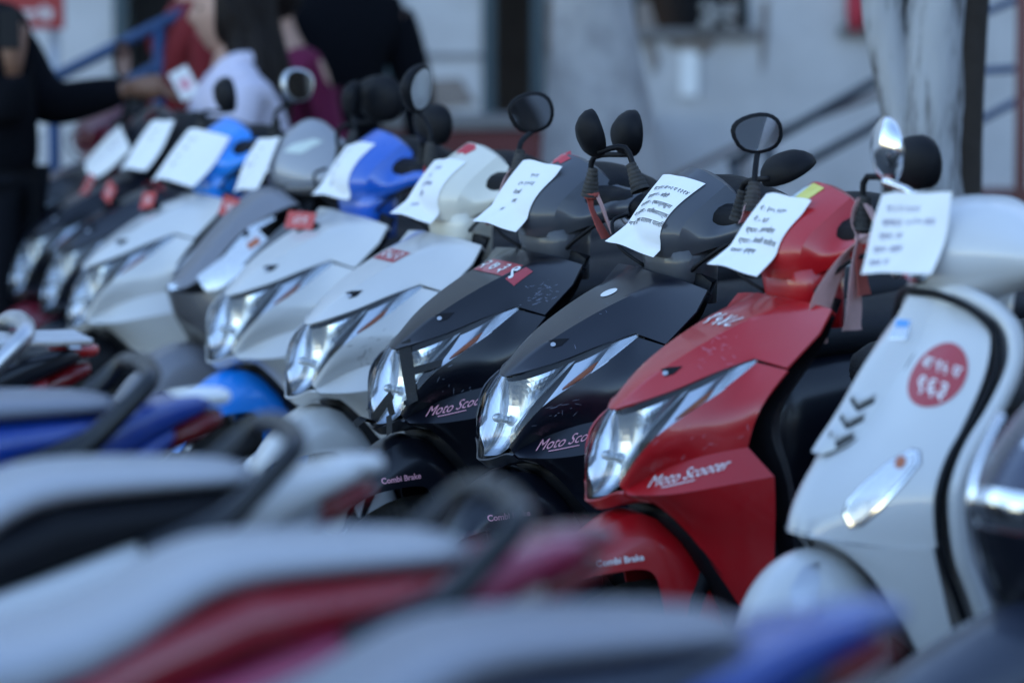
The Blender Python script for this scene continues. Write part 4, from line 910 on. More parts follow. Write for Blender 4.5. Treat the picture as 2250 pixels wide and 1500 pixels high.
# ------------------------------------------------------------------ nearer row: motorcycles, tails towards the scooters
BG = 'motorcycles in the nearer row, tails towards the scooters'
def motorbike(x, y, a, label, body, seatm, tip, lowm=None, panel=None, rail=True, railm=RAILM, rear=RED):
    """origin on the ground under the tail tip, x forward"""
    r = rootat('motorcycle', label, 'motorcycle', x, y, a, 0, BG)
    obj('tail_cowl', cached('M1', lambda: to_mesh('tail_cowl', *join_data(*[ld([(.00, s * .012, .853, .022, .012), (.06, s * .030, .842, .030, .022), (.13, s * .055, .820, .036, .028), (.22, s * .085, .776, .040, .040), (.34, s * .108, .722, .040, .054), (.50, s * .125, .660, .038, .066), (.70, s * .125, .600, .035, .07), (.86, s * .11, .57, .02, .05)]) for s in (1, -1)],
        ld([(.0, 0, .853, .03, .010), (.08, 0, .842, .05, .018), (.20, 0, .82, .07, .02)])), 1)), body, r)
    obj('tail_panel', cached('M2', lambda: to_mesh('tail_panel', *join_data(*[ld([(.05, s * .03, .816, .026, .014), (.16, s * .06, .757, .036, .024), (.32, s * .095, .655, .04, .034), (.52, s * .115, .58, .038, .045), (.74, s * .118, .54, .032, .045)]) for s in (1, -1)]), 1)), panel or lowm or body, r)
    obj('tail_tip', cached('M3', lambda: loft('tail_tip', [(-.022, 0, .857, .018, .008), (-.01, 0, .857, .030, .013), (.02, 0, .858, .036, .013), (.06, 0, .855, .04, .012)], 14)), tip, r)
    obj('tail_lamp', cached('M4', lambda: loft('tail_lamp', [(-.005, 0, .828, .04, .012), (.03, 0, .815, .05, .02), (.08, 0, .795, .05, .022)], 14)), mat('dark tail lamp red', (.12, .004, .006), .2), r)
    st = obj('seat', cached('M5', lambda: loft('seat', [(.145, 0, .852, .05, .008), (.165, 0, .854, .08, .014), (.24, 0, .855, .10, .018), (.36, 0, .853, .11, .022), (.43, 0, .846, .115, .024), (.48, 0, .82, .12, .03), (.56, 0, .765, .125, .034), (.70, 0, .735, .13, .038), (.90, 0, .735, .125, .04), (1.06, 0, .755, .07, .03)], 24, sub=1)), seatm, r)
    obj('seat_base', cached('M6', lambda: loft('seat_base', [(.16, 0, .828, .082, .016), (.25, 0, .812, .112, .03), (.40, 0, .793, .126, .048), (.50, 0, .755, .13, .05), (.62, 0, .700, .132, .045), (.85, 0, .69, .13, .03), (1.05, 0, .70, .09, .03)], 24)), lowm or PLAST, st)
    if rail: obj('grab_rail', cached('M7', lambda: to_mesh('grab_rail', *join_data(*[tube_data(smoothpath([(.30, s * .125, .765), (.22, s * .132, .800), (.155, s * .128, .855), (.115, s * .115, .893), (.105, s * .06, .905), (.105, 0, .908)]), [.029, .029, .028, .026, .023, .018, .017, .016, .016, .015, .015, .015, .015, .015, .015, .015, .015, .015, .015, .015, .015], 10) for s in (1, -1)]))), railm, r)
    obj('rear_mudguard', cached('M8', lambda: grid('rear_mudguard', [[(.12, 0, .77), (.12, .07, .765)], [(.02, 0, .66), (.02, .07, .655)], [(-.06, 0, .52), (-.06, .06, .52)], [(-.10, 0, .42), (-.10, .05, .42)]], solid=.006)), PLAST, r)
    wheel(r, (.33, 0, .31), .308, .055, PLAST, key='m'); wheel(r, (1.62, 0, .30), .298, .045, PLAST, key='mf')
    obj('frame', cached('M9', lambda: to_mesh('frame', *join_data(tube_data([(.33, .10, .31), (.85, .10, .40)], .025), tube_data([(.33, -.10, .31), (.85, -.10, .40)], .025), tube_data([(.3, .09, .7), (1.0, .08, .62), (1.45, .03, .85)], .018), tube_data([(.3, -.09, .7), (1.0, -.08, .62), (1.45, -.03, .85)], .018),
        tube_data([(.42, .12, .36), (.52, .12, .66)], .028), tube_data([(.42, -.12, .36), (.52, -.12, .66)], .028)))), PLAST, r)
    obj('engine', cached('M10', lambda: loft('engine', [(.80, 0, .42, .10, .12, 4), (.95, 0, .40, .14, .16, 4), (1.15, 0, .42, .14, .18, 4), (1.28, 0, .46, .09, .14, 4)], 18)), SATIN, r)
    obj('exhaust', cached('M11', lambda: tube('exhaust', [(1.25, -.10, .35), (1.0, -.15, .25), (.60, -.17, .30), (.10, -.18, .42)], [.02, .022, .05, .045], 12)), SATIN, r)
    tk = obj('fuel_tank', cached('M12', lambda: loft('fuel_tank', [(1.05, 0, .80, .07, .06), (1.15, 0, .86, .12, .10), (1.35, 0, .88, .16, .12), (1.52, 0, .88, .13, .09), (1.58, 0, .88, .05, .04)], 20, sub=1)), body, r)
    obj('fork', cached('M13', lambda: to_mesh('fork', *join_data(*[tube_data([(1.62, s * .10, .30), (1.44, s * .10, .98)], .022) for s in (1, -1)]))), SATIN, r)
    obj('handlebar', cached('M14', lambda: tube('handlebar', [(1.22, .36, 1.04), (1.34, .22, 1.05), (1.42, .05, 1.0), (1.42, -.05, 1.0), (1.34, -.22, 1.05), (1.22, -.36, 1.04)], .013)), PLAST, r)
    obj('headlamp', cached('M15', lambda: loft('headlamp', [(1.46, 0, .90, .09, .09), (1.55, 0, .90, .085, .08), (1.60, 0, .89, .06, .05)], 18)), REFL, r)
    obj('front_mudguard', cached('M16', lambda: grid('front_mudguard', [[(1.40, 0, .55), (1.40, .05, .54)], [(1.55, 0, .63), (1.55, .055, .62)], [(1.72, 0, .60), (1.72, .05, .59)], [(1.84, 0, .52), (1.84, .04, .51)]], solid=.005)), body, r)
    return r
def ld(secs, n=14, e=2.6):
    V = []; F = []
    for p, a, b, ra, rb in secs:
        for k in range(n):
            t = 2 * math.pi * k / n; c, q = math.cos(t), math.sin(t)
            V.append((p, a + ra * math.copysign(abs(c) ** (2 / e), c), b + rb * math.copysign(abs(q) ** (2 / e), q)))
    for i in range(len(secs) - 1):
        for k in range(n): F.append((i * n + k, i * n + (k + 1) % n, (i + 1) * n + (k + 1) % n, (i + 1) * n + k))
    F.append(tuple(range(n))); F.append(tuple((len(secs) - 1) * n + k for k in range(n)))
    return V, F
PINK = paint('magenta red paint', (.30, .02, .07), .25); DRED = paint('dark red paint', (.26, .008, .014), .25)
b1 = motorbike(-.433, 5.54, 74, 'royal blue motorcycle tail with a painted white highlight on its tip, blurred in front of the grey scooter', NBLUE, SEATG2, STWHT, NBLUE)  # white tip: a highlight on the blue tail, given as colour
b2 = motorbike(-.184, 4.75, 74, 'white motorcycle tail with a pale grey seat and black side strip', WHITE, SEATG, WHITE, PLAST, panel=mat('grey lower plastic', (.2, .2, .21), .5))
b3 = motorbike(.086, 4.12, 74, 'red motorcycle tail with a pale grey seat and black grab rail', PINK, SEATG, MAROON, DRED, panel=mat('dusty beige plastic', (.34, .25, .21), .5))  # lower tail panel in one even beige
b4 = motorbike(.348, 3.61, 74, 'grey and blue motorcycle tail at the bottom right corner, nearest the camera', NBLUE, SEATG2, mat('highlight blue tip', (.10, .14, .32), .35, 0, .4), NAVY, rail=False)  # tip paler than the body, its highlight mixed into the colour
b0 = motorbike(-.70, 6.25, 74, 'black motorcycle with a bright metal rear rack at the left edge', BLACK2, SEAT, paint('tail lamp red', (.4, .01, .01), .15), DRED, railm=SATIN)
obj('rear_rack', to_mesh('rear_rack', *join_data(*[box_data(.0, .26, yy - .012, yy + .012, .872, .884) for yy in (-.07, -.02, .03, .08)], box_data(.02, .04, -.09, .10, .866, .872)), smooth=False, bev=.003), SATIN, b0)
# ------------------------------------------------------------------ building behind the row (its sunless side), door and window openings
WALL = mat('white wash wall', (.56, .55, .56), .85, var=.42, vscale=2.6, bump=.3, bscale=12)
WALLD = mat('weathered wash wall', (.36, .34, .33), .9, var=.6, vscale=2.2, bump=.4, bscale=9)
MARO = mat('maroon base paint', (.13, .035, .035), .75, var=.5, vscale=3)
FRAME = mat('dark green blue frame', (.03, .055, .07), .5); GLASSD = mat('dark window glass', (.01, .012, .015), .08)
CONC = mat('grey step concrete', (.20, .19, .19), .85, var=.5, vscale=4)
bl = empty('building', 'white washed building with dark doorways, low windows and a maroon base behind the scooters', 'building', (0, 15, 0))
B0 = 15.0
def bp(name, x0, x1, y0, y1, z0, z1, m, par=bl, bev=0):
    o = obj(name, box(name, x0, x1, y0 - B0, y1 - B0, z0, z1, bev), m, par); return o
# wall piers between the openings (x from the left), full height 9 m above the lintels
bp('wall', -14, -2.30, B0, B0 + .3, 0, 2.4, WALL); bp('wall', -2.28, -1.55, B0, B0 + .3, 0, 2.4, WALL)
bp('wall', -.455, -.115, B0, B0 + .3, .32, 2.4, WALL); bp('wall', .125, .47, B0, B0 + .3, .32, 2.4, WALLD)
bp('wall', .93, 1.30, B0, B0 + .3, 0, 2.4, WALL); bp('wall', .47, .93, B0 + .002, B0 + .3, 0, 1.27, WALL)
bp('wall', 1.30, 1.58, B0 + .002, B0 + .3, 0, 1.28, WALL); bp('wall', 1.58, 14, B0, B0 + .3, 0, 2.4, WALL)
bp('upper_wall', -14, 14, B0, B0 + .3, 2.4, 9.0, WALL)
bp('plinth', -.60, .47, B0 - .35, B0 - .002, .13, .90, MARO, bev=.02); bp('step', -.62, .50, B0 - .37, B0 + .05, .902, .955, CONC, bev=.01)
bp('plinth', 1.75, 6, B0 - .04, B0 - .002, .13, .66, MARO); bp('groove', -.455, -.115, B0 - .012, B0 - .002, 1.165, 1.185, GREY)
for (x0, x1, n) in ((-1.55, -.50, 'a'), (-.115, .125, 'b')):
    d = bp('door', x0, x1, B0 + .9, B0 + .95, 0, 2.4, mat('dark door wood', (.018, .014, .014), .6, var=.5, vscale=8))
    bp('door_frame', x0, x0 + .05, B0 - .02, B0 + .2, .13, 2.4, FRAME, d); bp('door_frame', x1 - .05, x1, B0 - .02, B0 + .2, .13, 2.4, FRAME, d)
bp('door_jamb', -.50, -.455, B0 - .03, B0 + .28, .13, 2.4, FRAME)
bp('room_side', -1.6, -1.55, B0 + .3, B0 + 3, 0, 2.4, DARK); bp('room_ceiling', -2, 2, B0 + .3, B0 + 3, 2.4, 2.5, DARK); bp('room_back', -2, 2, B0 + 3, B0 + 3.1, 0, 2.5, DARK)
for (x0, x1, z0) in ((.47, .93, 1.27), (1.30, 1.58, 1.28)):
    w = bp('window', x0, x1, B0 + .16, B0 + .17, z0, 2.1, GLASSD)
    bp('window_frame', x0, x0 + .03, B0 + .1, B0 + .2, z0, 2.1, FRAME, w); bp('window_frame', x1 - .03, x1, B0 + .1, B0 + .2, z0, 2.1, FRAME, w)
    bp('window_sill', x0 - .03, x1 + .03, B0 - .05, B0 + .15, z0 - .025, z0 + .012, CONC, w)
    bp('wall', x0, x1, B0 + .002, B0 + .3, 2.1, 2.4, WALL)
p = tag(obj('notice', box('notice', .655, .725, 14.975, 14.985, 1.02, 1.19), PAPER), 'white notice sheet on the wall under the wide dark window', 'notice')
fl = empty('flower_bunch', 'pale dried flower bunch on the sill of the wide dark window', 'flowers', (.80, 14.93, 1.285))
D = [sphere_data((random.uniform(-.06, .06), random.uniform(-.03, .03), random.uniform(.0, .09)), random.uniform(.012, .022), 8, 5) for _ in range(18)]
obj('blossom', to_mesh('blossom', *join_data(*D)), mat('dusty petals', (.35, .34, .33), .9), fl); obj('stems', to_mesh('stems', *join_data(*[tube_data([(-.10, 0, -.03), (random.uniform(-.05, .05), 0, .05)], .004, 5) for _ in range(5)])), CONC, fl)
tag(obj('red_cloth', loft('red_cloth', [(1.27, 1.335, 14.95, .02, .02), (1.34, 1.335, 14.95, .035, .02), (1.50, 1.33, 14.95, .03, .02)], 12, 'z'), LREDW := mat('red cloth', (.45, .03, .05), .8)), 'red cloth hanging at the left side of the small window', 'cloth')
tag(obj('blue_cloth', loft('blue_cloth', [(1.30, 1.50, 14.95, .03, .02), (1.50, 1.50, 14.95, .035, .02)], 12, 'z'), mat('blue cloth', (.02, .03, .22), .8)), 'dark blue cloth hanging at the right side of the small window', 'cloth')
sg = empty('sign_board', 'red sign board with a line of pale lettering in front of the white wall', 'sign', (-1.72, 13.6, 1.34))
obj('board', box('board', -.32, .14, -.01, .01, -.045, .11, .004), mat('sign red', (.34, .02, .02), .5), sg)
V, F = text2d('सवारी पार्किङ', .05, bold=.0015, align='RIGHT'); obj('lettering', to_mesh('lettering', [(x + .10, -.0125, z + .005) for x, z in V], F, weld=1e-7), STWHT, sg)
for xx in (-.25, .10): obj('sign_post', to_mesh('sign_post', *tube_data([(xx, .03, -1.34), (xx, .03, .11)], .018)), SATIN, sg)

STAIN = mat('damp stain', (.26, .22, .20), .95, var=.5, vscale=12)
def stain(pts, y=14.992):
    # thin flaked patch of bare plaster on the wall face
    V = [(x, y, z) for x, z in pts] + [(x, y + .006, z) for x, z in pts]; n = len(pts)
    F = [tuple(range(n)), tuple(range(2 * n - 1, n - 1, -1))] + [(i, (i + 1) % n, n + (i + 1) % n, n + i) for i in range(n)]
    obj('flaked_patch', to_mesh('flaked_patch', [(a, b - B0, c) for a, b, c in V], F, smooth=False), STAIN, bl)
stain([(.49, 1.39), (.53, 1.39), (.56, 1.30), (.55, 1.22), (.575, 1.15), (.55, 1.10), (.53, 1.17), (.505, 1.24), (.48, 1.30)])
stain([(.26, 1.18), (.33, 1.20), (.345, 1.12), (.31, 1.05), (.27, 1.03), (.25, 1.10)]); stain([(.135, 1.39), (.19, 1.39), (.175, 1.25), (.15, 1.15), (.13, 1.2)])
stain([(.97, 1.39), (1.0, 1.39), (.99, 1.2), (.975, 1.1), (.965, 1.2)]); stain([(.60, 1.24), (.80, 1.245), (.78, 1.20), (.74, 1.17), (.70, 1.215), (.63, 1.20)]); stain([(-.40, 1.08), (-.2, 1.09), (-.14, .99), (-.3, .965), (-.43, .97)])
# handrails
HR = mat('dark rail paint', (.02, .03, .045), .45); HB_ = mat('blue rail paint', (.02, .06, .16), .45); HBR_ = mat('brown rail paint', (.12, .09, .085), .6)
def rail(label, y, segs, posts, m, r=.017, group=None):
    """segs: (x0,z0,x1,z1); posts: (x, z)"""
    e = empty('handrail', label, 'handrail', (segs[0][0], y, 0), group=group); x00 = segs[0][0]
    for (x0, z0, x1, z1) in segs: obj('rail_bar', to_mesh('rail_bar', *tube_data([(x0 - x00, 0, z0), (x1 - x00, 0, z1)], r, 10)), m, e)
    for (x, z) in posts: obj('rail_post', to_mesh('rail_post', *tube_data([(x - x00, 0, .0), (x - x00, 0, z)], r, 10)), m, e)
    return e
def X(u, y): return (u - 1125) / 8437 * y
def Z(v, y): return 1.45 - (v + 32) / 8437 * y
y = 13.0
rail('dark handrail climbing to the right over the white wall', y, [(X(1600, y), Z(360, y), X(1990, y), Z(140, y)), (X(1700, y), Z(395, y), X(1990, y), Z(238, y))], [(X(1690, y), Z(305, y)), (X(1615, y), Z(350, y))], HR)
y = 14.2
rail('brown thin handrail low on the white wall, left of the dark one', y, [(X(1380, y), Z(440, y), X(1640, y), Z(310, y)), (X(1640, y), Z(312, y), X(1990, y), Z(185, y))], [(X(1640, y), Z(312, y))], HBR_, .012)
y = 12.6
rail('teal and brown handrail to the right of the whitewashed tree', y, [(X(2150, y), Z(265, y), X(2300, y), Z(185, y)), (X(2150, y), Z(155, y), X(2240, y), Z(150, y)), (X(2150, y), Z(32, y), X(2300, y), Z(-30, y))], [], HB_, .013)
y = 12.2
rail('pair of blue steel handrails climbing behind the people at the left', y, [(X(60, y), Z(200, y), X(480, y), Z(-10, y)), (X(130, y), Z(260, y), X(480, y), Z(75, y))], [(X(352, y), Z(60, y)), (X(120, y), Z(172, y))], HB_, .02)
tag(obj('post', to_mesh('post', *tube_data([(X(2243, 12.4), 12.4, 0), (X(2243, 12.4), 12.4, 1.8)], .022, 10)), mat('maroon post', (.16, .06, .05), .7)), 'thin brown post at the right edge of the picture', 'post')

# trees, bark washed white above a maroon base
BARK = bpy.data.materials.new('painted bark'); BARK.use_nodes = True
nt = BARK.node_tree; N = nt.nodes; bb = N['Principled BSDF']; bb.inputs['Roughness'].default_value = .9
tc = N.new('ShaderNodeTexCoord'); sp = N.new('ShaderNodeSeparateXYZ'); nt.links.new(tc.outputs['Object'], sp.inputs[0])
mp = N.new('ShaderNodeMapping'); mp.inputs['Scale'].default_value = (9, 9, 1.6); nt.links.new(tc.outputs['Object'], mp.inputs[0])
no = N.new('ShaderNodeTexNoise'); no.inputs['Scale'].default_value = 1.6; no.inputs['Detail'].default_value = 9; no.inputs['Roughness'].default_value = .7; nt.links.new(mp.outputs[0], no.inputs[0])
cr = N.new('ShaderNodeValToRGB'); nt.links.new(no.outputs[0], cr.inputs[0])
cr.color_ramp.elements[0].position = .37; cr.color_ramp.elements[0].color = (.05, .04, .035, 1); cr.color_ramp.elements[1].position = .52; cr.color_ramp.elements[1].color = (.46, .46, .47, 1)
st = N.new('ShaderNodeMapRange'); st.inputs[1].default_value = .905; st.inputs[2].default_value = .93; nt.links.new(sp.outputs[2], st.inputs[0])
mx = N.new('ShaderNodeMix'); mx.data_type = 'RGBA'; mx.inputs[6].default_value = (.10, .02, .018, 1); nt.links.new(st.outputs[0], mx.inputs[0]); nt.links.new(cr.outputs[0], mx.inputs[7]); nt.links.new(mx.outputs[2], bb.inputs[0])
bu = N.new('ShaderNodeBump'); bu.inputs['Strength'].default_value = .9; bu.inputs['Distance'].default_value = .03; nt.links.new(no.outputs[0], bu.inputs['Height']); nt.links.new(bu.outputs[0], bb.inputs['Normal'])
LEAFM = mat('leaf green', (.05, .09, .03), .6, var=.5, vscale=2)
WALLT = mat('stained lime wash', (.44, .42, .42), .9, var=.7, vscale=5, bump=.5, bscale=14)
def tree(label, x, y, stems, h=5.5, seed=1, paintm=BARK, rad=2.1, nl=5200):
    rnd = random.Random(seed); t = empty('tree', label, 'tree', (x, y, 0))
    D = []
    for st_ in stems:
        P = smoothpath(st_[0], 6); rs = []
        for i in range(len(st_[1]) - 1): rs += [st_[1][i] + (st_[1][i + 1] - st_[1][i]) * j / 6 for j in range(6)]
        rs.append(st_[1][-1]); V, F = tube_data(P, rs, 28)
        V2 = []
        for v in V:
            n = noise.fractal(Vector((v[0] * 14, v[1] * 14, v[2] * 2.2)) + Vector((seed, 0, 0)), 1, 2, 4) * .018
            c = Vector((v[0], v[1], 0)); V2.append(Vector(v) + (c.normalized() * n if c.length > 1e-5 else Vector()))
        D.append((V2, F))
    for k in range(7):
        a = rnd.uniform(0, 6.28); z0 = rnd.uniform(2.4, h * .75); s = Vector((0, 0, z0)); e_ = s + Vector((math.cos(a) * rnd.uniform(.8, 1.8), math.sin(a) * rnd.uniform(.8, 1.8), rnd.uniform(.8, 1.8)))
        D.append(tube_data([s, (s + e_) / 2 + Vector((0, 0, .15)), e_], [.05, .035, .015], 8))
    obj('trunk', to_mesh('trunk', *join_data(*D)), paintm, t)
    V = []; F = []
    for _ in range(nl):
        a = rnd.uniform(0, 6.28); q = rnd.random() ** .5 * rad; zz = h + rnd.gauss(0, .33 * rad)
        c = Vector((math.cos(a) * q + .3 * math.sin(zz * 3), math.sin(a) * q, zz - q * .25))
        if noise.noise(c * 1.1 + Vector((seed * 3, 0, 0))) < -.05: continue
        u = Vector((rnd.gauss(0, 1), rnd.gauss(0, 1), rnd.gauss(0, .5))).normalized(); w = u.orthogonal().normalized(); s = rnd.uniform(.04, .08) * (rad / 2.1) ** 1.3; b = len(V)
        V += [c - u * s, c + w * s * .4, c + u * s, c - w * s * .4]; F.append((b, b + 1, b + 2, b + 3))
    cro = obj('crown', to_mesh('crown', V, F, weld=1e-9, smooth=False), LEAFM, t)
    return t
ft = tree('forked whitewashed tree trunk with a maroon base behind the white rounded scooter', .99, 9.3, [
    ([(-.03, 0, 0), (-.015, 0, .6), (-.02, 0, 1.0), (-.075, .02, 1.30), (-.105, .03, 1.5), (-.17, .05, 2.2), (-.1, .1, 3.8)], [.10, .06, .040, .046, .055, .06, .04]),
    ([(.04, .03, 0), (.035, .02, .6), (.03, .01, 1.0), (.038, .01, 1.3), (.05, .02, 1.5), (.10, .05, 2.4), (.1, 0, 4.2)], [.13, .10, .082, .078, .08, .08, .05])], seed=3)
tree('pale whitewashed tree trunk in front of the wall, widening downwards', .27, 12.5, [
    ([(.02, 0, 0), (.02, 0, .6), (.015, 0, 1.0), (.0, 0, 1.2), (-.01, 0, 1.45), (0, .02, 2.2), (.05, .1, 4.0)], [.26, .22, .175, .15, .125, .11, .05])], seed=8, paintm=WALLT)
SHBARK = mat('shade dark bark', (.035, .026, .02), .95, var=.5, vscale=9, bump=.8, bscale=30)  # near-black stems: crevice and shaded side of the trunk put into colour
for nm, pts_, r_ in (('shade_stem', [(-.03, .07, 0), (-.02, .07, .9), (-.045, .08, 1.5), (-.1, .1, 2.6)], [.09, .066, .06, .05]), ('shade_stem', [(.12, .03, 0), (.095, .03, .9), (.115, .04, 1.5), (.19, .1, 2.6)], [.10, .058, .056, .05])):
    obj(nm, tube(nm, pts_, r_, 16), SHBARK, ft)
for (xs, lab) in ((17, 'grey unseen house added on the right to block the low sky'),):  # out of view, added to cut side light from the low sky
    h_ = empty('house', lab, 'house', (xs, -4, 0)); obj('wall', box('wall', -2, 2, -15, 17, 0, 7), mat('blocking house wall', (.22, .20, .18), .9, var=.4, vscale=1), h_)
    obj('roof', box('roof', -2.2, 2.2, -15.2, 17.2, 7.002, 7.2), CONC, h_)
# houses across the yard, behind the camera, catching the sun
for i, (x0, x1, yb, h, c, lab) in enumerate(((-32, -16, -44, 6.5, (.28, .20, .14), 'sunlit ochre house across the yard'), (-15, -1, -43, 7.5, (.34, .26, .18), 'sunlit tall sand coloured house across the yard'), (0, 13, -45, 6, (.22, .16, .12), 'sunlit brick brown house across the yard'), (14, 30, -43, 7, (.32, .27, .22), 'sunlit cream house across the yard'))):
    h_ = empty('house', lab, 'house', ((x0 + x1) / 2, yb, 0)); w = (x1 - x0) / 2
    obj('wall', box('wall', -w, w, -8, 0, 0, h), mat('house wall %s' % 'abcd'[i], c, .9, var=.3, vscale=1), h_)
    obj('roof', box('roof', -w - .2, w + .2, -8.2, .25, h + .002, h + .25), CONC, h_)
    for kx in range(int(w)):
        for kz in range(int(h / 2.8)):
            xx = -w + 1 + kx * 2; wd = obj('window', cached('hwin', lambda: box('window', 0, 1, .002, .03, 0, 1.3)), GLASSD, h_, loc=(xx, 0, 1 + kz * 2.8))
            if CACHE.get('hfr') is None: CACHE['hfr'] = to_mesh('window_frame', *join_data(box_data(-.05, 0, .004, .06, -.05, 1.35), box_data(1, 1.05, .004, .06, -.05, 1.35), box_data(0, 1, .004, .06, -.05, 0)), smooth=False)
            obj('window_frame', CACHE['hfr'], CONC, wd)

tree('leafy tree at the left of the yard behind the camera', -10, -24, [([(0, 0, 0), (0, 0, 1.2), (.1, 0, 2.4), (.1, .1, 4.0)], [.2, .15, .12, .05])], h=3.1, seed=21, rad=2.3, nl=6000)
yt = tree('leafy tree in the middle of the yard behind the camera', -3, -25, [([(0, 0, 0), (0, 0, 1.2), (.1, 0, 2.4), (.1, .1, 4.0)], [.2, .15, .12, .05])], h=2.8, seed=22, rad=2.3, nl=6000)
tree('leafy tree at the right of the yard behind the camera', 6, -24, [([(0, 0, 0), (0, 0, 1.2), (.1, 0, 2.4), (.1, .1, 4.0)], [.2, .15, .12, .05])], h=3.3, seed=23, rad=2.3, nl=6000)
def copy_tree(src, x, y, rz, label):
    t = src.copy(); COL.objects.link(t); t.location = (x, y, 0); t.rotation_euler = (0, 0, rz); t['label'] = label
    for ch in list(src.children):
        c = ch.copy(); COL.objects.link(c); c.parent = t
for k, (xx, yy) in enumerate(((-26, -23), (-18, -25), (1, -26), (11, -25), (17, -24), (-14, -26), (-6.5, -23))):
    copy_tree(yt, xx, yy, k * 1.3, 'leafy yard tree behind the camera, %s' % ('farthest left', 'second from the left', 'near the middle', 'right of the middle', 'farthest right', 'beside the ochre house', 'left of the middle')[k])
# ------------------------------------------------------------------ people
def skin(name, J, E, m, parent=None, sub=2, root=0):
    me = bpy.data.meshes.new(name); me.from_pydata([j[0] for j in J], E, [])
    ob = bpy.data.objects.new('tmp', me); COL.objects.link(ob)
    md = ob.modifiers.new('k', 'SKIN'); md.use_smooth_shade = True
    for i, j in enumerate(J):
        rr = j[1] if isinstance(j[1], tuple) else (j[1], j[1]); me.skin_vertices[0].data[i].radius = rr
        me.skin_vertices[0].data[i].use_root = (i == root)
    s = ob.modifiers.new('s', 'SUBSURF'); s.levels = s.render_levels = sub
    dg = bpy.context.evaluated_depsgraph_get(); m2 = bpy.data.meshes.new_from_object(ob.evaluated_get(dg))
    bpy.data.objects.remove(ob); m2.name = name
    for p in m2.polygons: p.use_smooth = True
    return m2
def head_data(c, s=1.0, yaw=0, pitch=0):
    """head with nose, brow, lips, chin and ears, looking along +x before yaw"""
    V = []; n, m = 28, 22
    for j in range(m + 1):
        t = math.pi * j / m
        for i in range(n):
            u = 2 * math.pi * i / n; x, y, z = math.sin(t) * math.cos(u), math.sin(t) * math.sin(u), math.cos(t)
            X_, Y_, Z_ = x * .098, y * .075, z * .118
            if x > 0:
                f = max(0, x) * math.exp(-(y / .28) ** 2)
                X_ += .019 * f * math.exp(-((z + .12) / .16) ** 2) * math.exp(-(y / .16) ** 2)      # nose
                X_ += .007 * f * math.exp(-((z + .50) / .07) ** 2) + .006 * f * math.exp(-((z + .62) / .05) ** 2)  # lips
                X_ += .016 * f * math.exp(-((z + .86) / .13) ** 2)                                  # chin
                X_ -= .010 * x * math.exp(-((z - .12) / .12) ** 2) * math.exp(-((abs(y) - .38) / .2) ** 2)  # eye sockets
            if z < 0: Y_ *= 1 + .22 * z; X_ *= 1 + .08 * z
            V.append(Vector((X_, Y_, Z_)))
    F = [(j * n + i, j * n + (i + 1) % n, (j + 1) * n + (i + 1) % n, (j + 1) * n + i) for j in range(m) for i in range(n)]
    D = [(V, F)]
    for sd_ in (1, -1): D.append(sphere_data((-.008, sd_ * .076, -.005), .024, 10, 6, (.7, .35, 1.1)))
    V, F = join_data(*D); M = Matrix.Rotation(yaw, 3, 'Z') @ Matrix.Rotation(pitch, 3, 'Y')
    return [M @ (Vector(v) * s) + Vector(c) for v in V], F, M
def hand_data(w, d, up, s=1.0, curl=.6):
    """palm and five fingers from wrist w along d, backs of the fingers towards up"""
    w = Vector(w); d = Vector(d).normalized(); up = (Vector(up) - d * Vector(up).dot(d)).normalized(); sd_ = d.cross(up); D = []
    D.append(tube_data([w - d * .02 * s, w + d * .03 * s, w + d * .075 * s, w + d * .092 * s], [.024 * s, .034 * s, .038 * s, .028 * s], 10))
    for k in range(4):
        b = w + d * .08 * s + sd_ * (k - 1.5) * .019 * s; L = (.062, .072, .068, .052)[k] * s; p = [b]; dd = d.copy()
        for q in range(3):
            dd = (dd * math.cos(curl) - up * math.sin(curl)).normalized(); p.append(p[-1] + dd * L * (.45, .32, .25)[q])
        D.append(tube_data(p, [.0095 * s, .009 * s, .008 * s, .006 * s], 8))
    b = w + d * .03 * s - sd_ * .03 * s
    D.append(tube_data([b, b + (d * .6 - sd_ * .8) * .03 * s, b + (d * .9 - sd_ * .5 - up * .3) * .058 * s], [.012 * s, .011 * s, .008 * s], 8))
    return join_data(*D)
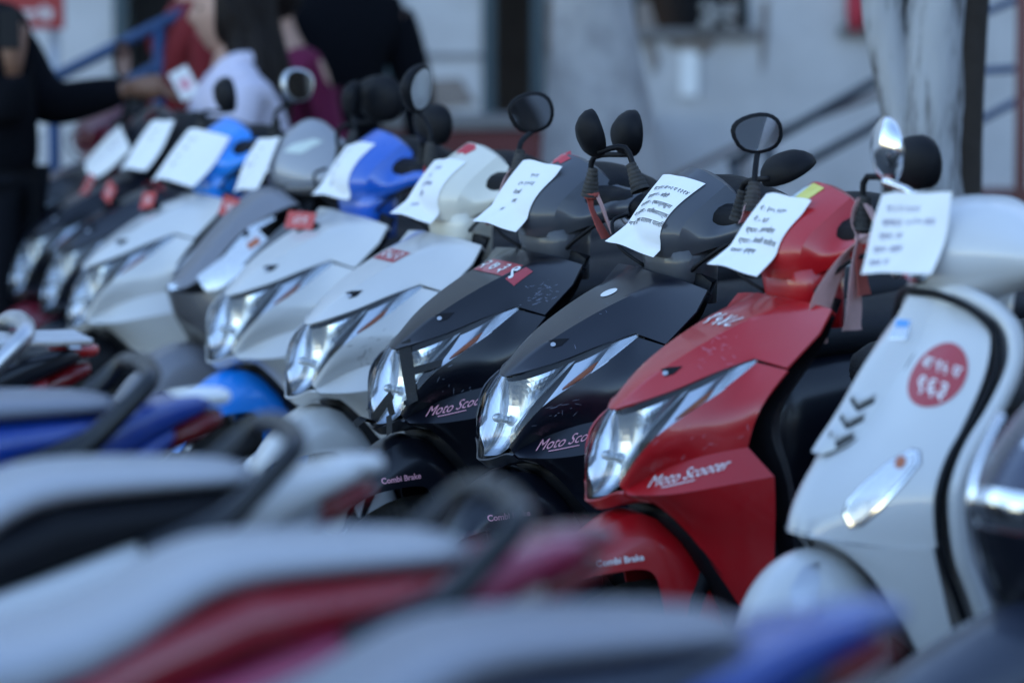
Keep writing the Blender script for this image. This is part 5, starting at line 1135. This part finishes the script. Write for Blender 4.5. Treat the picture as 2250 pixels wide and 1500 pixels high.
def person(label, x, y, yaw, J, cloth, legs, skinm, hairm, headc, headyaw=0, hair='short', sleeves=None, hands=(), s=1.0, headpitch=0, bulk=1.0):
    """J: pelvis, chest, neck, shoulders, elbows, wrists, knees, ankles in own frame (x forward, y left)"""
    t = empty('person', label, 'person', (x, y, 0), (0, 0, yaw))
    P = J
    jb = [(P['pelvis'], (.10, .085)), (P['waist'], (.09, .08)), (P['chest'], (.12, .09)), (P['neck0'], (.06, .06)), (P['neck1'], (.05, .05)), (tuple(Vector(headc) - Vector((.015, 0, .05))), (.048, .048))]
    E = [(0, 1), (1, 2), (2, 3), (3, 4), (4, 5)]
    for sd_ in 'lr':
        b = len(jb); jb += [(P['sh' + sd_], .050), (P['el' + sd_], .036), (P['wr' + sd_], .029)]; E += [(3, b), (b, b + 1), (b + 1, b + 2)]
    for sd_ in 'lr':
        b = len(jb); jb += [(P['hip' + sd_], .07), (P['kn' + sd_], .05), (P['an' + sd_], .042), (P['to' + sd_], .035)]; E += [(0, b), (b, b + 1), (b + 1, b + 2), (b + 2, b + 3)]
    body = skin('body', jb, E, skinm)
    hv, hf, M = head_data(headc, s, headyaw, headpitch)
    D = [([v.co.copy() for v in body.vertices], [tuple(p.vertices) for p in body.polygons]), (hv, hf)]
    for h in hands: D.append(hand_data(*h))
    obj('body', to_mesh('body', *join_data(*D)), skinm, t)
    jc = [(P['pelvis'], (.165 * bulk, .14 * bulk)), (P['waist'], (.155 * bulk, .13 * bulk)), (P['chest'], (.18 * bulk, .14 * bulk)), (P['neck0'], (.11, .10)), (tuple(Vector(P['neck0']) * .5 + Vector(P['neck1']) * .5), (.07, .07))]; E = [(0, 1), (1, 2), (2, 3), (3, 4)]
    for sd_ in 'lr':
        b = len(jc); jc += [(P['sh' + sd_], .086 * bulk), (P['el' + sd_], .064 * bulk), (tuple(Vector(P['wr' + sd_]) * .93 + Vector(P['el' + sd_]) * .07), .045)]; E += [(3, b), (b, b + 1), (b + 1, b + 2)]
    obj('jacket', skin('jacket', jc, E, cloth), cloth, t)
    jl = [(P['pelvis'], (.15, .125))]; E = []
    for sd_ in 'lr':
        b = len(jl); jl += [(P['hip' + sd_], .105), (P['kn' + sd_], .075), (P['an' + sd_], .06)]; E += [(0, b), (b, b + 1), (b + 1, b + 2)]
    obj('trousers', skin('trousers', jl, E, legs), legs, t)
    c = Vector(headc)
    V, F = sphere_data((0, 0, 0), 1, 22, 14); HV = []
    for v in V:
        q = Vector((v[0] * .112 - .018, v[1] * .090, v[2] * .122 + .014))
        if v[0] > .25 and v[2] < .55: q.x = min(q.x, .045)
        HV.append(M @ (q * s) + c)
    D = [(HV, F)]
    if hair == 'long':
        rr = random.Random(5)
        for k in range(70):
            a = rr.uniform(1.1, 5.2); o = Vector((math.cos(a) * .085 - .02, math.sin(a) * .082, rr.uniform(.0, .07))); L = rr.uniform(.32, .62)
            pts = [o, o + Vector((-.025, 0, -.10)) , o + Vector((-.04 + rr.uniform(-.02, .02), math.sin(a) * .03, -.22)), o + Vector((-.03 + rr.uniform(-.03, .03), math.sin(a) * .04, -L))]
            D.append(tube_data([M @ (q * s) + c for q in smoothpath(pts, 3)], [.016] * 4 + [.020] * 3 + [.014, .011, .006], 6))
    if hair == 'long':
        W_ = []; F_ = []; secs = [(.10, -.02, .06, .06), (.05, -.035, .088, .088), (-.02, -.045, .08, .092), (-.10, -.05, .07, .092), (-.20, -.055, .06, .10), (-.32, -.05, .05, .10), (-.45, -.04, .04, .085), (-.54, -.035, .02, .05)]
        for (zz, xx, ra, rb) in secs:
            for k in range(20):
                a = 2 * math.pi * k / 20; w_ = 1 + .06 * math.sin(a * 5 + zz * 9); W_.append(M @ (Vector((xx + ra * math.cos(a) * w_, rb * math.sin(a) * w_, zz)) * s) + c)
        for i in range(len(secs) - 1):
            for k in range(20): F_.append((i * 20 + k, i * 20 + (k + 1) % 20, (i + 1) * 20 + (k + 1) % 20, (i + 1) * 20 + k))
        D.append((W_, F_))
    obj('hair', to_mesh('hair', *join_data(*D)), hairm, t)
    for sd_ in (1, -1):
        obj('eye', to_mesh('eye', *sphere_data(M @ (Vector((.078, sd_ * .030, .012)) * s) + c, .009 * s, 10, 6)), mat('dark eye', (.03, .02, .02), .2), t)
    obj('lips', to_mesh('lips', *sphere_data(M @ (Vector((.086, 0, -.060)) * s) + c, .010, 10, 6, (.7, 1.9, .7))), mat('lip red', (.42, .10, .10), .5), t)
    return t
def pose(z=1.0, arms=None, **k):
    d = dict(pelvis=(0, 0, .86 * z), waist=(0, 0, 1.0 * z), chest=(0, 0, 1.18 * z), neck0=(0, 0, 1.36 * z), neck1=(.012, 0, 1.46 * z),
             shl=(0, .17, 1.33 * z), shr=(0, -.17, 1.33 * z), ell=(.03, .24, 1.07 * z), elr=(.03, -.24, 1.07 * z), wrl=(.16, .24, .86 * z), wrr=(.16, -.24, .86 * z),
             hipl=(0, .09, .82 * z), hipr=(0, -.09, .82 * z), knl=(.03, .10, .46 * z), knr=(.03, -.10, .46 * z), anl=(0, .10, .09), anr=(0, -.10, .09), tol=(.13, .11, .035), tor=(.13, -.11, .035))
    d.update(k); return d
SKN = mat('skin', (.46, .27, .20), .55); SKD = mat('brown skin', (.22, .11, .07), .55); HAIR = mat('dark brown hair', (.010, .006, .005), .6, spec=.2)
BCOAT = mat('black coat', (.005, .0055, .008), 1.0, bump=.3, bscale=40, spec=.1); JEAN = mat('dark trousers', (.008, .009, .013), .95, spec=.15); LIL = mat('white lilac hoodie', (.66, .62, .74), .85, bump=.3, bscale=25)
zw = .865
w = person('woman with long dark hair and a pale lilac hoodie, facing left', -.81, 11.3, R(183), pose(zw), LIL, JEAN, SKN, HAIR, (.02, 0, 1.370), headyaw=R(6), hair='long', bulk=1.05, hands=[((.16, .24, .86 * zw), (.2, 0, -1), (1, 0, 0)), ((.16, -.24, .86 * zw), (.2, 0, -1), (1, 0, 0))], s=1.08)
scf = obj('hood', to_mesh('hood', *join_data(tube_data(smoothpath([(.075, .05, 1.05), (.065, .105, 1.14), (.02, .115, 1.21), (-.06, .07, 1.24), (-.08, 0, 1.25), (-.06, -.07, 1.24), (.02, -.115, 1.21), (.065, -.105, 1.14), (.075, -.05, 1.05)], 3), .034, 10))), LIL, w)
# man in a dark coat, phone raised in one hand, other arm reaching right with a sheet
xm, ym = -1.53, 11.25
def lp(u, v, y, px=xm, py=ym, yaw=R(0)):
    p = Vector((X(u, y) - px, y - py, Z(v, y))); return tuple(Matrix.Rotation(-yaw, 3, 'Z') @ p)
man = person('person in a black coat holding up a phone and reaching out with a paper slip', xm, ym, 0, pose(1.0, shl=(0, .19, 1.30), shr=(.02, -.18, 1.29), ell=(.16, .10, 1.09), wrl=(.42, .02, 1.15), elr=(.10, -.24, 1.08), wrr=(.105, -.26, 1.215), neck0=(-.05, 0, 1.36), neck1=(-.05, 0, 1.46), pelvis=(-.02, 0, .86), chest=(-.03, 0, 1.18)), BCOAT, JEAN, SKD, HAIR, (-.03, 0, 1.60), bulk=1.25, hands=[((.105, -.26, 1.215), (.05, .0, 1), (0, -1, 0), 1, .55), ((.42, .02, 1.15), (1, -.1, .05), (0, 0, 1), 1, .5)])
tag(obj('phone', box('phone', xm + .075, xm + .135, ym - .345, ym - .333, 1.27, 1.385, .004), mat('black phone', (.01, .01, .012), .55, spec=.2)), 'black phone held up in the hand of the person in the black coat', 'phone')
o = obj('paper_slip', box('paper_slip', -.03, .03, -.001, .001, -.045, .045), PAPER, loc=(xm + .575, ym - .03, 1.165), rot=(0, R(-28), R(8))); tag(o, 'small white slip with red print held out by the person in the black coat', 'paper')
obj('red_print', box('red_print', -.016, .016, -.0016, -.0012, -.02, .015), PINKL, o)
person('person in a red sweater standing behind the long haired woman', -1.0, 12.3, R(200), pose(1.0), mat('red sweater', (.16, .008, .012), .95), JEAN, SKN, HAIR, (.03, 0, 1.56))
person('person in a magenta top behind the woman with long hair', -.735, 12.1, R(60), pose(.90, shl=(0, .13, 1.20), shr=(0, -.13, 1.20), ell=(.03, .18, .98), elr=(.03, -.18, .98)), mat('magenta top', (.13, .005, .045), .9), JEAN, SKN, HAIR, (.0, 0, 1.44), bulk=.72)
person('person in a black jacket in front of the dark doorway', -.56, 12.8, R(-80), pose(1.02), BCOAT, JEAN, SKN, HAIR, (.0, 0, 1.60), bulk=1.05)
